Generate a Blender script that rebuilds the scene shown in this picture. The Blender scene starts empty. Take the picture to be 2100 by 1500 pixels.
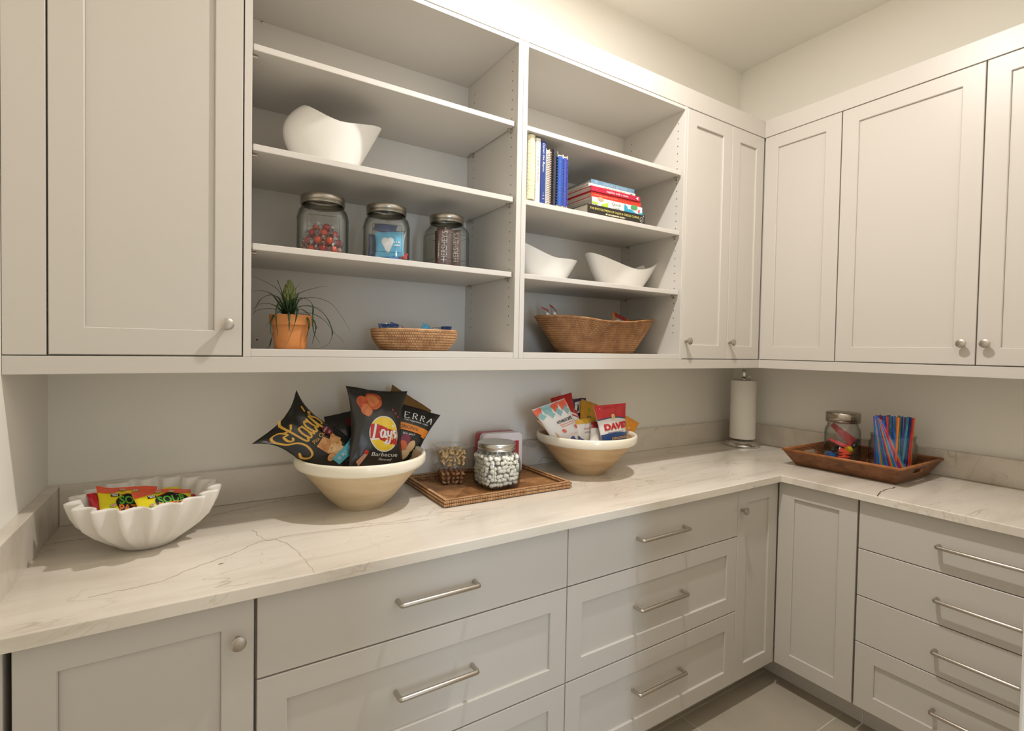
import bpy, bmesh, math, random
from mathutils import Vector, Matrix, noise

C = bpy.context.scene.collection
PI = math.pi
# ---------------------------------------------------------------- camera
CAM = Vector((-2.76723, -1.78879, 1.41788))
YAW, PITCH, ROLL, FOC, PX, PY = 0.54670, -0.02344, 0.01731, 1033.217, 1004.347, 739.600
_f = Vector((math.sin(YAW)*math.cos(PITCH), math.cos(YAW)*math.cos(PITCH), math.sin(PITCH)))
_r0 = Vector((math.cos(YAW), -math.sin(YAW), 0.0))
_u0 = _r0.cross(_f)
_r = _r0*math.cos(ROLL) + _u0*math.sin(ROLL)
_u = -_r0*math.sin(ROLL) + _u0*math.cos(ROLL)
cd = bpy.data.cameras.new('camera'); cam = bpy.data.objects.new('camera', cd); C.objects.link(cam)
m = Matrix((( _r.x, _u.x, -_f.x, CAM.x), (_r.y, _u.y, -_f.y, CAM.y), (_r.z, _u.z, -_f.z, CAM.z), (0, 0, 0, 1)))
cam.matrix_world = m
cd.sensor_fit = 'HORIZONTAL'; cd.sensor_width = 36.0; cd.lens = FOC/2100*36.0
cd.shift_x = (1050-PX)/2100; cd.shift_y = (PY-750)/2100
cd.clip_start = 0.02; cd.clip_end = 60
bpy.context.scene.camera = cam

def ray(u, v): return _f + _r*((u-PX)/FOC) - _u*((v-PY)/FOC)
def onX(u, v, x): d = ray(u, v); return CAM + d*((x-CAM.x)/d.x)
def onY(u, v, y): d = ray(u, v); return CAM + d*((y-CAM.y)/d.y)
def onZ(u, v, z): d = ray(u, v); return CAM + d*((z-CAM.z)/d.z)

# ---------------------------------------------------------------- light, world, exposure
w = bpy.data.worlds.new('world'); bpy.context.scene.world = w; w.use_nodes = True
bg = w.node_tree.nodes['Background']; bg.inputs[0].default_value = (1.0, 0.98, 0.96, 1); bg.inputs[1].default_value = 1.35
def area(name, loc, size, sizey, power, color, target=None, shape='DISK'):
    l = bpy.data.lights.new(name, 'AREA'); l.shape = shape; l.size = size
    if shape in ('RECTANGLE', 'ELLIPSE'): l.size_y = sizey
    l.energy = power; l.color = color
    o = bpy.data.objects.new(name, l); C.objects.link(o); o.location = loc
    if target is not None:
        o.rotation_euler = (Vector(target)-Vector(loc)).to_track_quat('-Z', 'Y').to_euler()
    return o
area('downlight_lamp', (-1.60, -0.93, 3.026), 0.085, 0, 48, (1.0, 0.955, 0.935))
area('window_daylight', (-2.76, -4.7, 1.35), 0.34, 1.7, 60, (0.62, 0.79, 1.0), (-1.9, -0.6, 1.1), 'RECTANGLE')
vs = bpy.context.scene.view_settings
bpy.context.scene.display_settings.display_device = 'sRGB'
vs.view_transform = 'Standard'; vs.look = 'None'; vs.gamma = 1.0; vs.use_curve_mapping = False
vs.exposure = -0.58

# ---------------------------------------------------------------- materials
def lin(c):
    c = c/255.0
    return c/12.92 if c <= 0.04045 else ((c+0.055)/1.055)**2.4
def rgb(r, g, b): return (lin(r), lin(g), lin(b), 1.0)
def setin(b, names, val):
    for n in names:
        if n in b.inputs: b.inputs[n].default_value = val; return
MATS = {}
def mat(name, col, rough=0.5, metal=0.0, spec=0.5, vary=0.0, vscale=8.0, bump=0.0, bscale=60.0, stretch=(1, 1, 1), col2=None, coat=0.0):
    if name in MATS: return MATS[name]
    m = bpy.data.materials.new(name); m.use_nodes = True; MATS[name] = m
    nt = m.node_tree; b = nt.nodes['Principled BSDF']
    b.inputs['Base Color'].default_value = col; b.inputs['Roughness'].default_value = rough
    b.inputs['Metallic'].default_value = metal; setin(b, ['Specular IOR Level', 'Specular'], spec)
    if coat: setin(b, ['Coat Weight', 'Clearcoat'], coat)
    m.diffuse_color = col
    if vary or bump or col2:
        tc = nt.nodes.new('ShaderNodeTexCoord'); mp = nt.nodes.new('ShaderNodeMapping')
        mp.inputs['Scale'].default_value = stretch
        nt.links.new(tc.outputs['Object'], mp.inputs['Vector'])
    if vary or col2:
        n = nt.nodes.new('ShaderNodeTexNoise'); n.inputs['Scale'].default_value = vscale; n.inputs['Detail'].default_value = 5
        nt.links.new(mp.outputs['Vector'], n.inputs['Vector'])
        mx = nt.nodes.new('ShaderNodeMix'); mx.data_type = 'RGBA'
        c2 = col2 or (col[0]*(1-vary), col[1]*(1-vary), col[2]*(1-vary), 1)
        mx.inputs[6].default_value = col; mx.inputs[7].default_value = c2
        rp = nt.nodes.new('ShaderNodeMapRange'); rp.inputs[1].default_value = 0.35; rp.inputs[2].default_value = 0.68
        nt.links.new(n.outputs['Fac'], rp.inputs[0]); nt.links.new(rp.outputs[0], mx.inputs[0])
        nt.links.new(mx.outputs[2], b.inputs['Base Color'])
    if bump:
        n2 = nt.nodes.new('ShaderNodeTexNoise'); n2.inputs['Scale'].default_value = bscale; n2.inputs['Detail'].default_value = 3
        nt.links.new(mp.outputs['Vector'], n2.inputs['Vector'])
        bp = nt.nodes.new('ShaderNodeBump'); bp.inputs['Strength'].default_value = bump; bp.inputs['Distance'].default_value = 0.004
        nt.links.new(n2.outputs['Fac'], bp.inputs['Height']); nt.links.new(bp.outputs['Normal'], b.inputs['Normal'])
    return m

def thin_glass(name, tint, edge, rough=0.015, spec=1.0):
    """thin-walled clear glass or plastic: what is not mirrored passes straight through"""
    if name in MATS: return MATS[name]
    m = bpy.data.materials.new(name); m.use_nodes = True; MATS[name] = m
    nt = m.node_tree; nt.nodes.remove(nt.nodes['Principled BSDF']); out = nt.nodes['Material Output']
    lw = nt.nodes.new('ShaderNodeLayerWeight'); lw.inputs['Blend'].default_value = 0.5
    def power(e, k, c0):
        p1 = nt.nodes.new('ShaderNodeMath'); p1.operation = 'POWER'; p1.inputs[1].default_value = e
        nt.links.new(lw.outputs['Facing'], p1.inputs[0])
        p2 = nt.nodes.new('ShaderNodeMath'); p2.operation = 'MULTIPLY_ADD'; p2.inputs[1].default_value = k; p2.inputs[2].default_value = c0; p2.use_clamp = True
        nt.links.new(p1.outputs[0], p2.inputs[0]); return p2
    pw = power(2.6, 1.0, 0.0)
    mx = nt.nodes.new('ShaderNodeMix'); mx.data_type = 'RGBA'; mx.inputs[6].default_value = tint; mx.inputs[7].default_value = edge
    nt.links.new(pw.outputs[0], mx.inputs[0])
    tr = nt.nodes.new('ShaderNodeBsdfTransparent'); nt.links.new(mx.outputs[2], tr.inputs['Color'])
    gl = nt.nodes.new('ShaderNodeBsdfGlossy'); gl.inputs['Roughness'].default_value = rough
    mu = power(5.0, 0.8*spec, 0.04*spec)
    ms = nt.nodes.new('ShaderNodeMixShader')
    nt.links.new(mu.outputs[0], ms.inputs[0]); nt.links.new(tr.outputs[0], ms.inputs[1]); nt.links.new(gl.outputs[0], ms.inputs[2])
    nt.links.new(ms.outputs[0], out.inputs['Surface'])
    return m

def stone(name):
    m = bpy.data.materials.new(name); m.use_nodes = True; nt = m.node_tree; b = nt.nodes['Principled BSDF']
    b.inputs['Roughness'].default_value = 0.14
    tc = nt.nodes.new('ShaderNodeTexCoord')
    def noisetex(scale, detail, st, dist=0.0, rot=0.0):
        mp = nt.nodes.new('ShaderNodeMapping'); mp.inputs['Scale'].default_value = st; mp.inputs['Rotation'].default_value = (0, 0, rot)
        nt.links.new(tc.outputs['Object'], mp.inputs['Vector'])
        n = nt.nodes.new('ShaderNodeTexNoise'); n.inputs['Scale'].default_value = scale; n.inputs['Detail'].default_value = detail
        n.inputs['Distortion'].default_value = dist
        nt.links.new(mp.outputs['Vector'], n.inputs['Vector']); return n
    def mix(fac, a, bcol):
        mx = nt.nodes.new('ShaderNodeMix'); mx.data_type = 'RGBA'
        nt.links.new(fac, mx.inputs[0])
        if isinstance(a, tuple): mx.inputs[6].default_value = a
        else: nt.links.new(a, mx.inputs[6])
        mx.inputs[7].default_value = bcol; return mx.outputs[2]
    def rng(src, lo, hi, a=0.0, bb=1.0):
        r = nt.nodes.new('ShaderNodeMapRange'); r.inputs[1].default_value = lo; r.inputs[2].default_value = hi
        r.inputs[3].default_value = a; r.inputs[4].default_value = bb
        nt.links.new(src, r.inputs[0]); return r.outputs[0]
    cl = noisetex(3.0, 6, (0.5, 1.6, 1.2), 0.6)
    c = mix(rng(cl.outputs['Fac'], 0.38, 0.66), rgb(231, 223, 209), rgb(208, 198, 182))
    st = noisetex(5.0, 8, (0.6, 4.5, 3.0), 0.4, 0.12)
    c = mix(rng(st.outputs['Fac'], 0.54, 0.74, 0, 0.45), c, rgb(194, 183, 166))
    def vein(scale, wd, stt, col, strength, rot, c):
        n = noisetex(scale, 7, stt, 1.2, rot)
        s1 = nt.nodes.new('ShaderNodeMath'); s1.operation = 'SUBTRACT'; s1.inputs[1].default_value = 0.5
        nt.links.new(n.outputs['Fac'], s1.inputs[0])
        s2 = nt.nodes.new('ShaderNodeMath'); s2.operation = 'ABSOLUTE'; nt.links.new(s1.outputs[0], s2.inputs[0])
        n3 = noisetex(4.0, 2, (1, 1, 1)); r3 = rng(n3.outputs['Fac'], 0.45, 0.62)
        v = rng(s2.outputs[0], 0.0, wd, strength, 0.0)
        mu = nt.nodes.new('ShaderNodeMath'); mu.operation = 'MULTIPLY'; nt.links.new(v, mu.inputs[0]); nt.links.new(r3, mu.inputs[1])
        return mix(mu.outputs[0], c, col)
    c = vein(1.3, 0.006, (0.8, 2.4, 1.4), rgb(140, 124, 104), 0.42, 0.1, c)
    c = vein(2.6, 0.006, (1.0, 1.4, 1.2), rgb(150, 134, 112), 0.25, 0.8, c)
    nt.links.new(c, b.inputs['Base Color'])
    return m

PAINT = mat('cabinet_paint', rgb(202, 196, 186), 0.36, bump=0.02, bscale=180)
PAINT_IN = mat('cabinet_interior', rgb(206, 201, 192), 0.45, bump=0.03, bscale=120, stretch=(1, 1, 0.06))
WALL = mat('wall_paint', rgb(245, 241, 230), 0.7, bump=0.03, bscale=200)
CEIL = mat('ceiling_paint', rgb(247, 243, 233), 0.8)
TRIMW = mat('trim_white', rgb(236, 234, 228), 0.4)
STONE = stone('counter_stone')
NICKEL = mat('brushed_nickel', rgb(190, 182, 170), 0.3, 1.0)
CHROME = mat('chrome', rgb(215, 213, 208), 0.06, 1.0)
LIDM = mat('pewter_lid', rgb(176, 170, 158), 0.32, 1.0)
DARK = mat('dark_void', rgb(18, 16, 14), 0.9)
HOLE = mat('drilled_hole', rgb(60, 54, 46), 0.9)
TILE = mat('floor_tile', rgb(172, 162, 144), 0.45, vary=0.14, vscale=5, bump=0.04, bscale=30)
GROUT = mat('grout', rgb(196, 188, 172), 0.9)
PORC = mat('white_porcelain', rgb(238, 235, 228), 0.16)
MARBLE = mat('white_marble', rgb(236, 231, 222), 0.42, vary=0.06, vscale=14)
GLAZE = mat('cream_glaze', rgb(240, 232, 212), 0.18)
CLAY = mat('sandy_stoneware', rgb(206, 176, 134), 0.6, col2=rgb(186, 152, 110), vscale=9, stretch=(1, 1, 4), bump=0.06, bscale=90)
CLAY1 = mat('pale_stoneware', rgb(214, 194, 158), 0.6, col2=rgb(200, 176, 138), vscale=9, stretch=(1, 1, 4), bump=0.06, bscale=90)
TERRA = mat('terracotta', rgb(214, 144, 82), 0.65, col2=rgb(198, 124, 62), vscale=16, bump=0.05, bscale=120)
SOIL = mat('potting_soil', rgb(52, 40, 30), 0.95, bump=0.5, bscale=120)
LEAF = mat('leaf_green', rgb(52, 82, 44), 0.42, col2=rgb(36, 60, 36), vscale=20)
BUD = mat('bud_green', rgb(142, 150, 84), 0.5, col2=rgb(110, 124, 66), vscale=30)
RATTAN = mat('rattan_light', rgb(200, 156, 108), 0.5, col2=rgb(166, 118, 74), vscale=40)
RATTAN2 = mat('rattan_mid', rgb(178, 130, 82), 0.5, col2=rgb(138, 94, 54), vscale=30)
RATTAN3 = mat('rattan_brown', rgb(140, 92, 54), 0.45, col2=rgb(106, 66, 36), vscale=30)
RATTAND = mat('rattan_core', rgb(92, 56, 30), 0.7)
GLASS = thin_glass('jar_glass', (0.98, 0.985, 0.98, 1), (0.38, 0.43, 0.40, 1))
PLASTIC = thin_glass('clear_plastic', (0.985, 0.985, 0.985, 1), (0.78, 0.78, 0.78, 1), 0.06, .7)
WRAPC = thin_glass('clear_cellophane', (0.70, 0.70, 0.73, 1), (0.45, 0.45, 0.5, 1), 0.2, 9.0)
PAPER = mat('paper', rgb(238, 233, 222), 0.85, bump=0.05, bscale=150)
PAGES = mat('book_pages', rgb(214, 206, 190), 0.85, col2=rgb(188, 178, 160), vscale=6, stretch=(1, 1, 60))
def plain(name, r, g, b, rough=0.4, **k): return mat(name, rgb(r, g, b), rough, **k)
WHITE = plain('print_white', 240, 238, 232, .4); BLACK = plain('print_black', 22, 21, 20, .35)
FOILB = mat('foil_black', rgb(34, 33, 31), 0.3, bump=0.30, bscale=22); FOILB2 = mat('foil_charcoal', rgb(48, 46, 42), 0.28, bump=0.30, bscale=22)
GOLD = plain('print_gold', 222, 174, 70, .35); YELLOW = plain('print_yellow', 250, 212, 60, .3); RED = plain('print_red', 196, 40, 38, .35)
ORANGE = plain('print_orange', 226, 134, 38, .4); BLUE = plain('print_blue', 38, 72, 128, .35); TEAL = plain('print_teal', 92, 178, 200, .35)

# ---------------------------------------------------------------- mesh builder
WL = {}
class MB:
    def __init__(s): s.v = []; s.f = []; s.m = []; s.uid = 0
    def add(s, vs_, fs, mi=0):
        o = len(s.v); s.v += [Vector(p) for p in vs_]
        for f in fs: s.f.append(tuple(i+o for i in f)); s.m.append(mi)
    def box(s, x0, x1, y0, y1, z0, z1, b=0.0, mi=0):
        x0, x1 = min(x0, x1), max(x0, x1); y0, y1 = min(y0, y1), max(y0, y1); z0, z1 = min(z0, z1), max(z0, z1)
        lo = (x0, y0, z0); hi = (x1, y1, z1)
        if b <= 0:
            vv = [(x, y, z) for x in (x0, x1) for y in (y0, y1) for z in (z0, z1)]
            s.add(vv, [(0, 1, 3, 2), (4, 6, 7, 5), (0, 4, 5, 1), (2, 3, 7, 6), (0, 2, 6, 4), (1, 5, 7, 3)], mi); return
        b = min(b, (x1-x0)*.45, (y1-y0)*.45, (z1-z0)*.45)
        vv = []; idx = {}
        cs = [(i, j, k) for i in (0, 1) for j in (0, 1) for k in (0, 1)]
        for c in cs:
            for a in range(3):
                p = []
                for q in range(3):
                    base = hi[q] if c[q] else lo[q]
                    if q != a: base += -b if c[q] else b
                    p.append(base)
                idx[(c, a)] = len(vv); vv.append(p)
        fs = []
        for a in range(3):
            i, j = [q for q in range(3) if q != a]
            for sg in (0, 1):
                q4 = []
                for (p, r) in ((0, 0), (1, 0), (1, 1), (0, 1)):
                    c = [0, 0, 0]; c[a] = sg; c[i] = p; c[j] = r; q4.append(idx[(tuple(c), a)])
                fs.append(q4)
        for k in range(3):
            i, j = [q for q in range(3) if q != k]
            for p in (0, 1):
                for r in (0, 1):
                    c1 = [0, 0, 0]; c1[i] = p; c1[j] = r; c2 = list(c1); c2[k] = 1
                    c1 = tuple(c1); c2 = tuple(c2)
                    fs.append((idx[(c1, i)], idx[(c2, i)], idx[(c2, j)], idx[(c1, j)]))
        for c in cs: fs.append((idx[(c, 0)], idx[(c, 1)], idx[(c, 2)]))
        s.add(vv, fs, mi)
    def grid(s, fn, nu, nv, cu=False, cv=False, mi=0):
        NU = nu if cu else nu+1; NV = nv if cv else nv+1
        vv = [fn(i/nu, j/nv) for i in range(NU) for j in range(NV)]
        fs = []
        for i in range(nu):
            for j in range(nv):
                a = i*NV+j; b = ((i+1) % NU)*NV+j; c = ((i+1) % NU)*NV+(j+1) % NV; d = i*NV+(j+1) % NV
                fs.append((a, b, c, d))
        s.add(vv, fs, mi)
    def lathe(s, prof, c=(0, 0, 0), n=40, warp=None, mi=0, cap0=False, cap1=False, sx=1.0, sy=1.0):
        vv = []
        for (r, z) in prof:
            for k in range(n):
                t = 2*PI*k/n; rr = warp(t, r, z) if warp else r
                vv.append((c[0]+rr*sx*math.cos(t), c[1]+rr*sy*math.sin(t), c[2]+z))
        fs = []
        for i in range(len(prof)-1):
            for k in range(n): fs.append((i*n+k, i*n+(k+1) % n, (i+1)*n+(k+1) % n, (i+1)*n+k))
        if cap0: fs.append(tuple(range(n-1, -1, -1)))
        if cap1: fs.append(tuple((len(prof)-1)*n+k for k in range(n)))
        s.add(vv, fs, mi)
    def tube(s, pts, r, n=8, caps=True, mi=0, flat=1.0):
        pts = [Vector(p) for p in pts]; vv = []; N = len(pts); up = None
        for i, p in enumerate(pts):
            d = (pts[min(i+1, N-1)]-pts[max(i-1, 0)])
            if d.length < 1e-9: d = Vector((0, 0, 1))
            d.normalize()
            if up is None:
                up = Vector((0, 0, 1)) if abs(d.z) < .9 else Vector((1, 0, 0))
            a = d.cross(up)
            if a.length < 1e-6: a = d.orthogonal()
            a.normalize(); up = a.cross(d).normalized()
            rr = r[i] if isinstance(r, (list, tuple)) else r
            for k in range(n):
                t = 2*PI*k/n; vv.append(p + a*(rr*math.cos(t)) + up*(rr*flat*math.sin(t)))
        fs = []
        for i in range(N-1):
            for k in range(n): fs.append((i*n+k, i*n+(k+1) % n, (i+1)*n+(k+1) % n, (i+1)*n+k))
        if caps: fs += [tuple(range(n-1, -1, -1)), tuple((N-1)*n+k for k in range(n))]
        s.add(vv, fs, mi)
    def ball(s, c, r, nu=10, nv=6, sc=(1, 1, 1), mi=0):
        c = Vector(c); vv = [c+Vector((0, 0, -r*sc[2]))]
        for j in range(1, nv):
            ph = -PI/2+PI*j/nv
            for i in range(nu):
                t = 2*PI*i/nu; vv.append(c+Vector((r*sc[0]*math.cos(ph)*math.cos(t), r*sc[1]*math.cos(ph)*math.sin(t), r*sc[2]*math.sin(ph))))
        vv.append(c+Vector((0, 0, r*sc[2]))); fs = []
        for i in range(nu): fs.append((0, 1+(i+1) % nu, 1+i)); fs.append((len(vv)-1, 1+(nv-2)*nu+i, 1+(nv-2)*nu+(i+1) % nu))
        for j in range(nv-2):
            for i in range(nu):
                a = 1+j*nu+i; b = 1+j*nu+(i+1) % nu; fs.append((a, b, b+nu, a+nu))
        s.add(vv, fs, mi)
    def xform(s, M):
        s.v = [M @ p for p in s.v]; return s
    def build(s, name, mats, parent=None, smooth=False, loc=None, recalc=True, angle=None):
        """link as ONE object; vertices are given in world space and stored relative to the parent (or to loc)"""
        o0 = Vector(loc) if loc is not None else (WL[parent.as_pointer()] if parent is not None else Vector((0, 0, 0)))
        me = bpy.data.meshes.new(name)
        me.from_pydata([tuple(p-o0) for p in s.v], [], s.f)
        if not isinstance(mats, (list, tuple)): mats = [mats]
        for mm in mats: me.materials.append(mm)
        if len(mats) > 1: me.polygons.foreach_set('material_index', s.m)
        if recalc:
            bm = bmesh.new(); bm.from_mesh(me); bmesh.ops.recalc_face_normals(bm, faces=bm.faces); bm.to_mesh(me); bm.free()
        if smooth: me.polygons.foreach_set('use_smooth', [True]*len(me.polygons))
        if smooth and angle:
            try: me.set_sharp_from_angle(angle=math.radians(angle))
            except Exception: pass
        me.update()
        o = bpy.data.objects.new(name, me); C.objects.link(o)
        if parent is not None:
            o.parent = parent; WL[o.as_pointer()] = o0.copy()
        else:
            o.location = o0; WL[o.as_pointer()] = o0.copy()
        return o

def tag(o, label=None, cat=None, group=None, kind=None):
    if label: o['label'] = label
    if cat: o['category'] = cat
    if group: o['group'] = group
    if kind: o['kind'] = kind
    return o
def thing(name, label, cat, loc, group=None):
    o = bpy.data.objects.new(name, None); C.objects.link(o); o.location = loc; o.empty_display_size = 0.05
    WL[o.as_pointer()] = Vector(loc)
    return tag(o, label, cat, group)
def struct(name, mb, m, **k):
    o = mb.build(name, m, **k); o['kind'] = 'structure'; return o
def dup(o, parent=None):
    c = o.copy(); C.objects.link(c); c.parent = parent
    for ch in list(o.children): dup(ch, c)
    return c

# ---------------------------------------------------------------- room numbers
XL, H = -3.081, 3.045                      # left wall, ceiling
D, F, CF = 0.371, 0.623, 0.648             # upper face, lower face, counter front (distance from wall)
ZT, ZU = 0.914, 0.8866                     # counter top / underside
ZB, ZR, ZD, ZC = 1.346, 1.386, 2.457, 2.538
TS, ZS = 0.027, 1.023
YF = -1.60                                 # front wall of the pantry (room side)

b = MB(); b.box(XL-.1, .1, 0, .1, -0.02, H+.1); struct('wall_back', b, WALL)
b = MB(); b.box(0, .1, YF, 0, -0.02, H+.1); struct('wall_right', b, WALL)
b = MB(); b.add([(x, y, z) for z in (-.02, H+.1) for (x, y) in ((XL, 0), (XL-.1, 0), (XL-.16, YF-.12), (XL-.0435, YF-.12))], [(0, 1, 2, 3), (7, 6, 5, 4), (0, 4, 5, 1), (1, 5, 6, 2), (2, 6, 7, 3), (3, 7, 4, 0)])
struct('wall_left', b, WALL)
b = MB(); b.box(XL-.1, .1, YF-.12, .1, H, H+.1); struct('ceiling', b, CEIL)
b = MB(); b.box(-1.70, .1, YF-.12, YF, -0.02, H); b.box(XL-.05, -2.93, YF-.12, YF, -0.02, H); b.box(-2.93, -1.70, YF-.12, YF, 2.12, H)
struct('wall_front', b, WALL)
b = MB(); b.box(-1.763, -1.665, YF, YF+.015, -0.0, 2.16, .003); b.box(-1.763, -1.70, YF-.12, YF, 0, 2.12, .002); struct('trim_1', b, TRIMW)
b = MB(); b.box(-2.98, -2.89, YF, YF+.012, -0.0, 2.16, .003); b.box(-2.93, -2.89, YF-.12, YF, 0, 2.12, .002); struct('trim_2', b, TRIMW)
b = MB(); b.box(-2.89, -1.763, YF-.12, YF+.012, 2.08, 2.16, .002); struct('trim_3', b, TRIMW)
# added, unseen wall behind the camera; keeps the daylight off the left side
b = MB(); b.box(-3.8, -2.50, -2.45, -2.33, -0.02, H); struct('wall_daylight_blocker', b, WALL)
# floor with tiles
fl = MB(); fl.box(XL-.8, .1, -5.0, .1, -.06, -.0016); floor = struct('floor', fl, GROUT)
tile_mesh = None
tw, td = 0.61, 0.305
random.seed(3)
for i in range(-1, 5):
    for j in range(-2, 5):
        x1 = -0.497-i*tw; y1 = -0.545-j*td
        if x1 < XL or y1 - td > -0.5 or y1 < -1.9: continue
        if x1-tw > -0.5 or x1 > 0.2: continue
        t = MB(); t.box(-tw+.0035, 0-.0015, -td+.0035, -.0015, -.012, 0.0, .0012)
        if tile_mesh is None:
            o = t.build('tile', TILE, loc=(0, 0, 0)); tile_mesh = o.data; o.parent = floor
        else:
            o = bpy.data.objects.new('tile', tile_mesh); C.objects.link(o); o.parent = floor
        o.location = (x1, y1, random.uniform(-.0004, .0002))

# ---------------------------------------------------------------- cabinets
def MBK(s, t, d): return Vector((s, -d, t))     # on the back wall: s = x, t = z, d = distance from the wall
def MRT(s, t, d): return Vector((-d, s, t))     # on the right wall: s = y
def obox(mb, mp, s0, s1, t0, t1, d0, d1, b=0.0, mi=0):
    p = mp(s0, t0, d0); q = mp(s1, t1, d1); mb.box(p.x, q.x, p.y, q.y, p.z, q.z, b, mi)
FR, REC = 0.062, 0.0075
def knob(mp, s, t, d, parent, big=False):
    k = MB()
    prof = [(.0055, 0), (.0055, .010), (.0075, .013), (.0135, .021), (.0150, .0235), (.0150, .0265), (.0128, .0282), (.006, .0290), (0.0005, .0292)]
    n = 24; vv = []; 
    for (r, z) in prof:
        for i in range(n):
            a = 2*PI*i/n; vv.append(mp(s+r*math.cos(a), t+r*math.sin(a), d+z))
    fs = [(i*n+q, i*n+(q+1) % n, (i+1)*n+(q+1) % n, (i+1)*n+q) for i in range(len(prof)-1) for q in range(n)]
    k.add(vv, fs); return k.build('knob', NICKEL, parent, smooth=True, angle=40)
def handle(mp, s0, s1, t, d, parent):
    h = MB(); r = 0.0062; o = .030
    path = [mp(s0, t, d-.001), mp(s0, t, d+o-.004), mp(s0+.0015*(1 if s1 > s0 else -1), t, d+o-.0008), mp(s0+.005*(1 if s1 > s0 else -1), t, d+o),
            mp(s1-.005*(1 if s1 > s0 else -1), t, d+o), mp(s1-.0015*(1 if s1 > s0 else -1), t, d+o-.0008), mp(s1, t, d+o-.004), mp(s1, t, d-.001)]
    h.tube(path, r, 12); return h.build('handle', NICKEL, parent, smooth=True, angle=50)
def front(mp, s0, s1, t0, t1, d, parent, name='door', shaker=True, th=.019):
    """a shaker or slab front; d is its face; the recessed panel is a part of its own"""
    s0, s1 = min(s0, s1), max(s0, s1); bv = .0016
    f = MB()
    if not shaker:
        obox(f, mp, s0, s1, t0, t1, d-th, d, bv); return f.build(name, PAINT, parent)
    i0, i1, j0, j1 = s0+FR, s1-FR, t0+FR, t1-FR
    def loop(a, c, e, g, dd): return [mp(a, e, dd), mp(c, e, dd), mp(c, g, dd), mp(a, g, dd)]
    L = [loop(i0, i1, j0, j1, d-th), loop(s0, s1, t0, t1, d-th), loop(s0, s1, t0, t1, d-bv), loop(s0+bv, s1-bv, t0+bv, t1-bv, d),
         loop(i0-.0022, i1+.0022, j0-.0022, j1+.0022, d), loop(i0, i1, j0, j1, d-.0022), loop(i0, i1, j0, j1, d-th)]
    vv = [p for l in L[:-1] for p in l]; fs = []
    for k in range(6):
        a = k*4; bq = ((k+1) % 6)*4
        for q in range(4): fs.append((a+q, a+(q+1) % 4, bq+(q+1) % 4, bq+q))
    f.add(vv, fs); o = f.build(name, PAINT, parent)
    p = MB(); obox(p, mp, i0+.0003, i1-.0003, j0+.0003, j1-.0003, d-th+.001, d-REC); p.build('panel', PAINT, o)
    return o
def body(mp, s0, s1, t0, t1, d1, parent, d0=0.006, name='body'):
    bb = MB(); obox(bb, mp, s0, s1, t0, t1, d0, d1); return bb.build(name, PAINT, parent)

# --- wall cabinets, back wall
g = 'painted wall cabinets'
c = thing('wall_cabinet', 'greige wall cabinet with one shaker door at the left end of the back wall', 'cabinet', (-2.83, 0, ZR), g)
body(MBK, XL+.006, -2.6385, ZR, ZD, D-.021, c)
fp = MB(); obox(fp, MBK, XL-.008, -3.0185, ZR+.002, ZD-.002, D-.021, D-.0005, .001); fp.build('filler_strip', PAINT, c)
d_ = front(MBK, -3.0150, -2.6405, ZR+.0035, ZD-.003, D, c); knob(MBK, -2.675, 1.466, D, d_)
c = thing('wall_cabinet', 'narrow greige wall cabinet with one shaker door, right of the open shelves', 'cabinet', (-.78, 0, ZR), g)
body(MBK, -.9405, -.6275, ZR, ZD, D-.021, c)
d_ = front(MBK, -.9390, -.6290, ZR+.003, ZD-.003, D, c); knob(MBK, -.920, 1.465, D, d_)
c = thing('wall_cabinet', 'greige corner wall cabinet with two hinged shaker doors meeting in the inner corner', 'cabinet', (-.2, -.2, ZR), g)
bb = MB(); obox(bb, MBK, -.6265, -.006, ZR, ZD, .006, D-.021); obox(bb, MRT, -(D-.021), -.7045, ZR, ZD, .006, D-.021); bb.build('body', PAINT, c)
d_ = front(MBK, -.6255, -.3735, ZR+.003, ZD-.003, D, c); knob(MBK, -.612, 1.465, D, d_)
front(MRT, -.3745, -.7040, ZR+.003, ZD-.003, D, c)
c = thing('wall_cabinet', 'wide greige wall cabinet with a pair of shaker doors on the right wall', 'cabinet', (0, -1.15, ZR), g)
body(MRT, -.7060, YF+.006, ZR, ZD, D-.021, c)
d_ = front(MRT, -.7080, -1.1565, ZR+.0035, ZD-.0035, D, c); knob(MRT, -1.124, 1.465, D, d_)
d_ = front(MRT, -1.1600, -1.592, ZR+.0035, ZD-.0035, D, c); knob(MRT, -1.187, 1.465, D, d_)

# --- crown boards and light rails
b = MB(); obox(b, MBK, XL-.0085, -.0, ZD, ZC, 0, D, .0012); struct('trim_4', b, PAINT)
b = MB(); obox(b, MRT, -D-.0002, YF, ZD, ZC, 0, D, .0012); struct('trim_5', b, PAINT)
b = MB(); obox(b, MBK, XL-.0085, -D+.02, ZB, ZR, D-.02, D, .0012); obox(b, MBK, XL, -D+.02, ZR-.006, ZR-.0002, 0, D-.02); struct('trim_6', b, PAINT)
b = MB(); obox(b, MRT, -D+.0, YF, ZB, ZR, D-.02, D, .0012); obox(b, MRT, -D+.02, YF, ZR-.006, ZR-.0002, 0, D-.02); struct('trim_7', b, PAINT)

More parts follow.
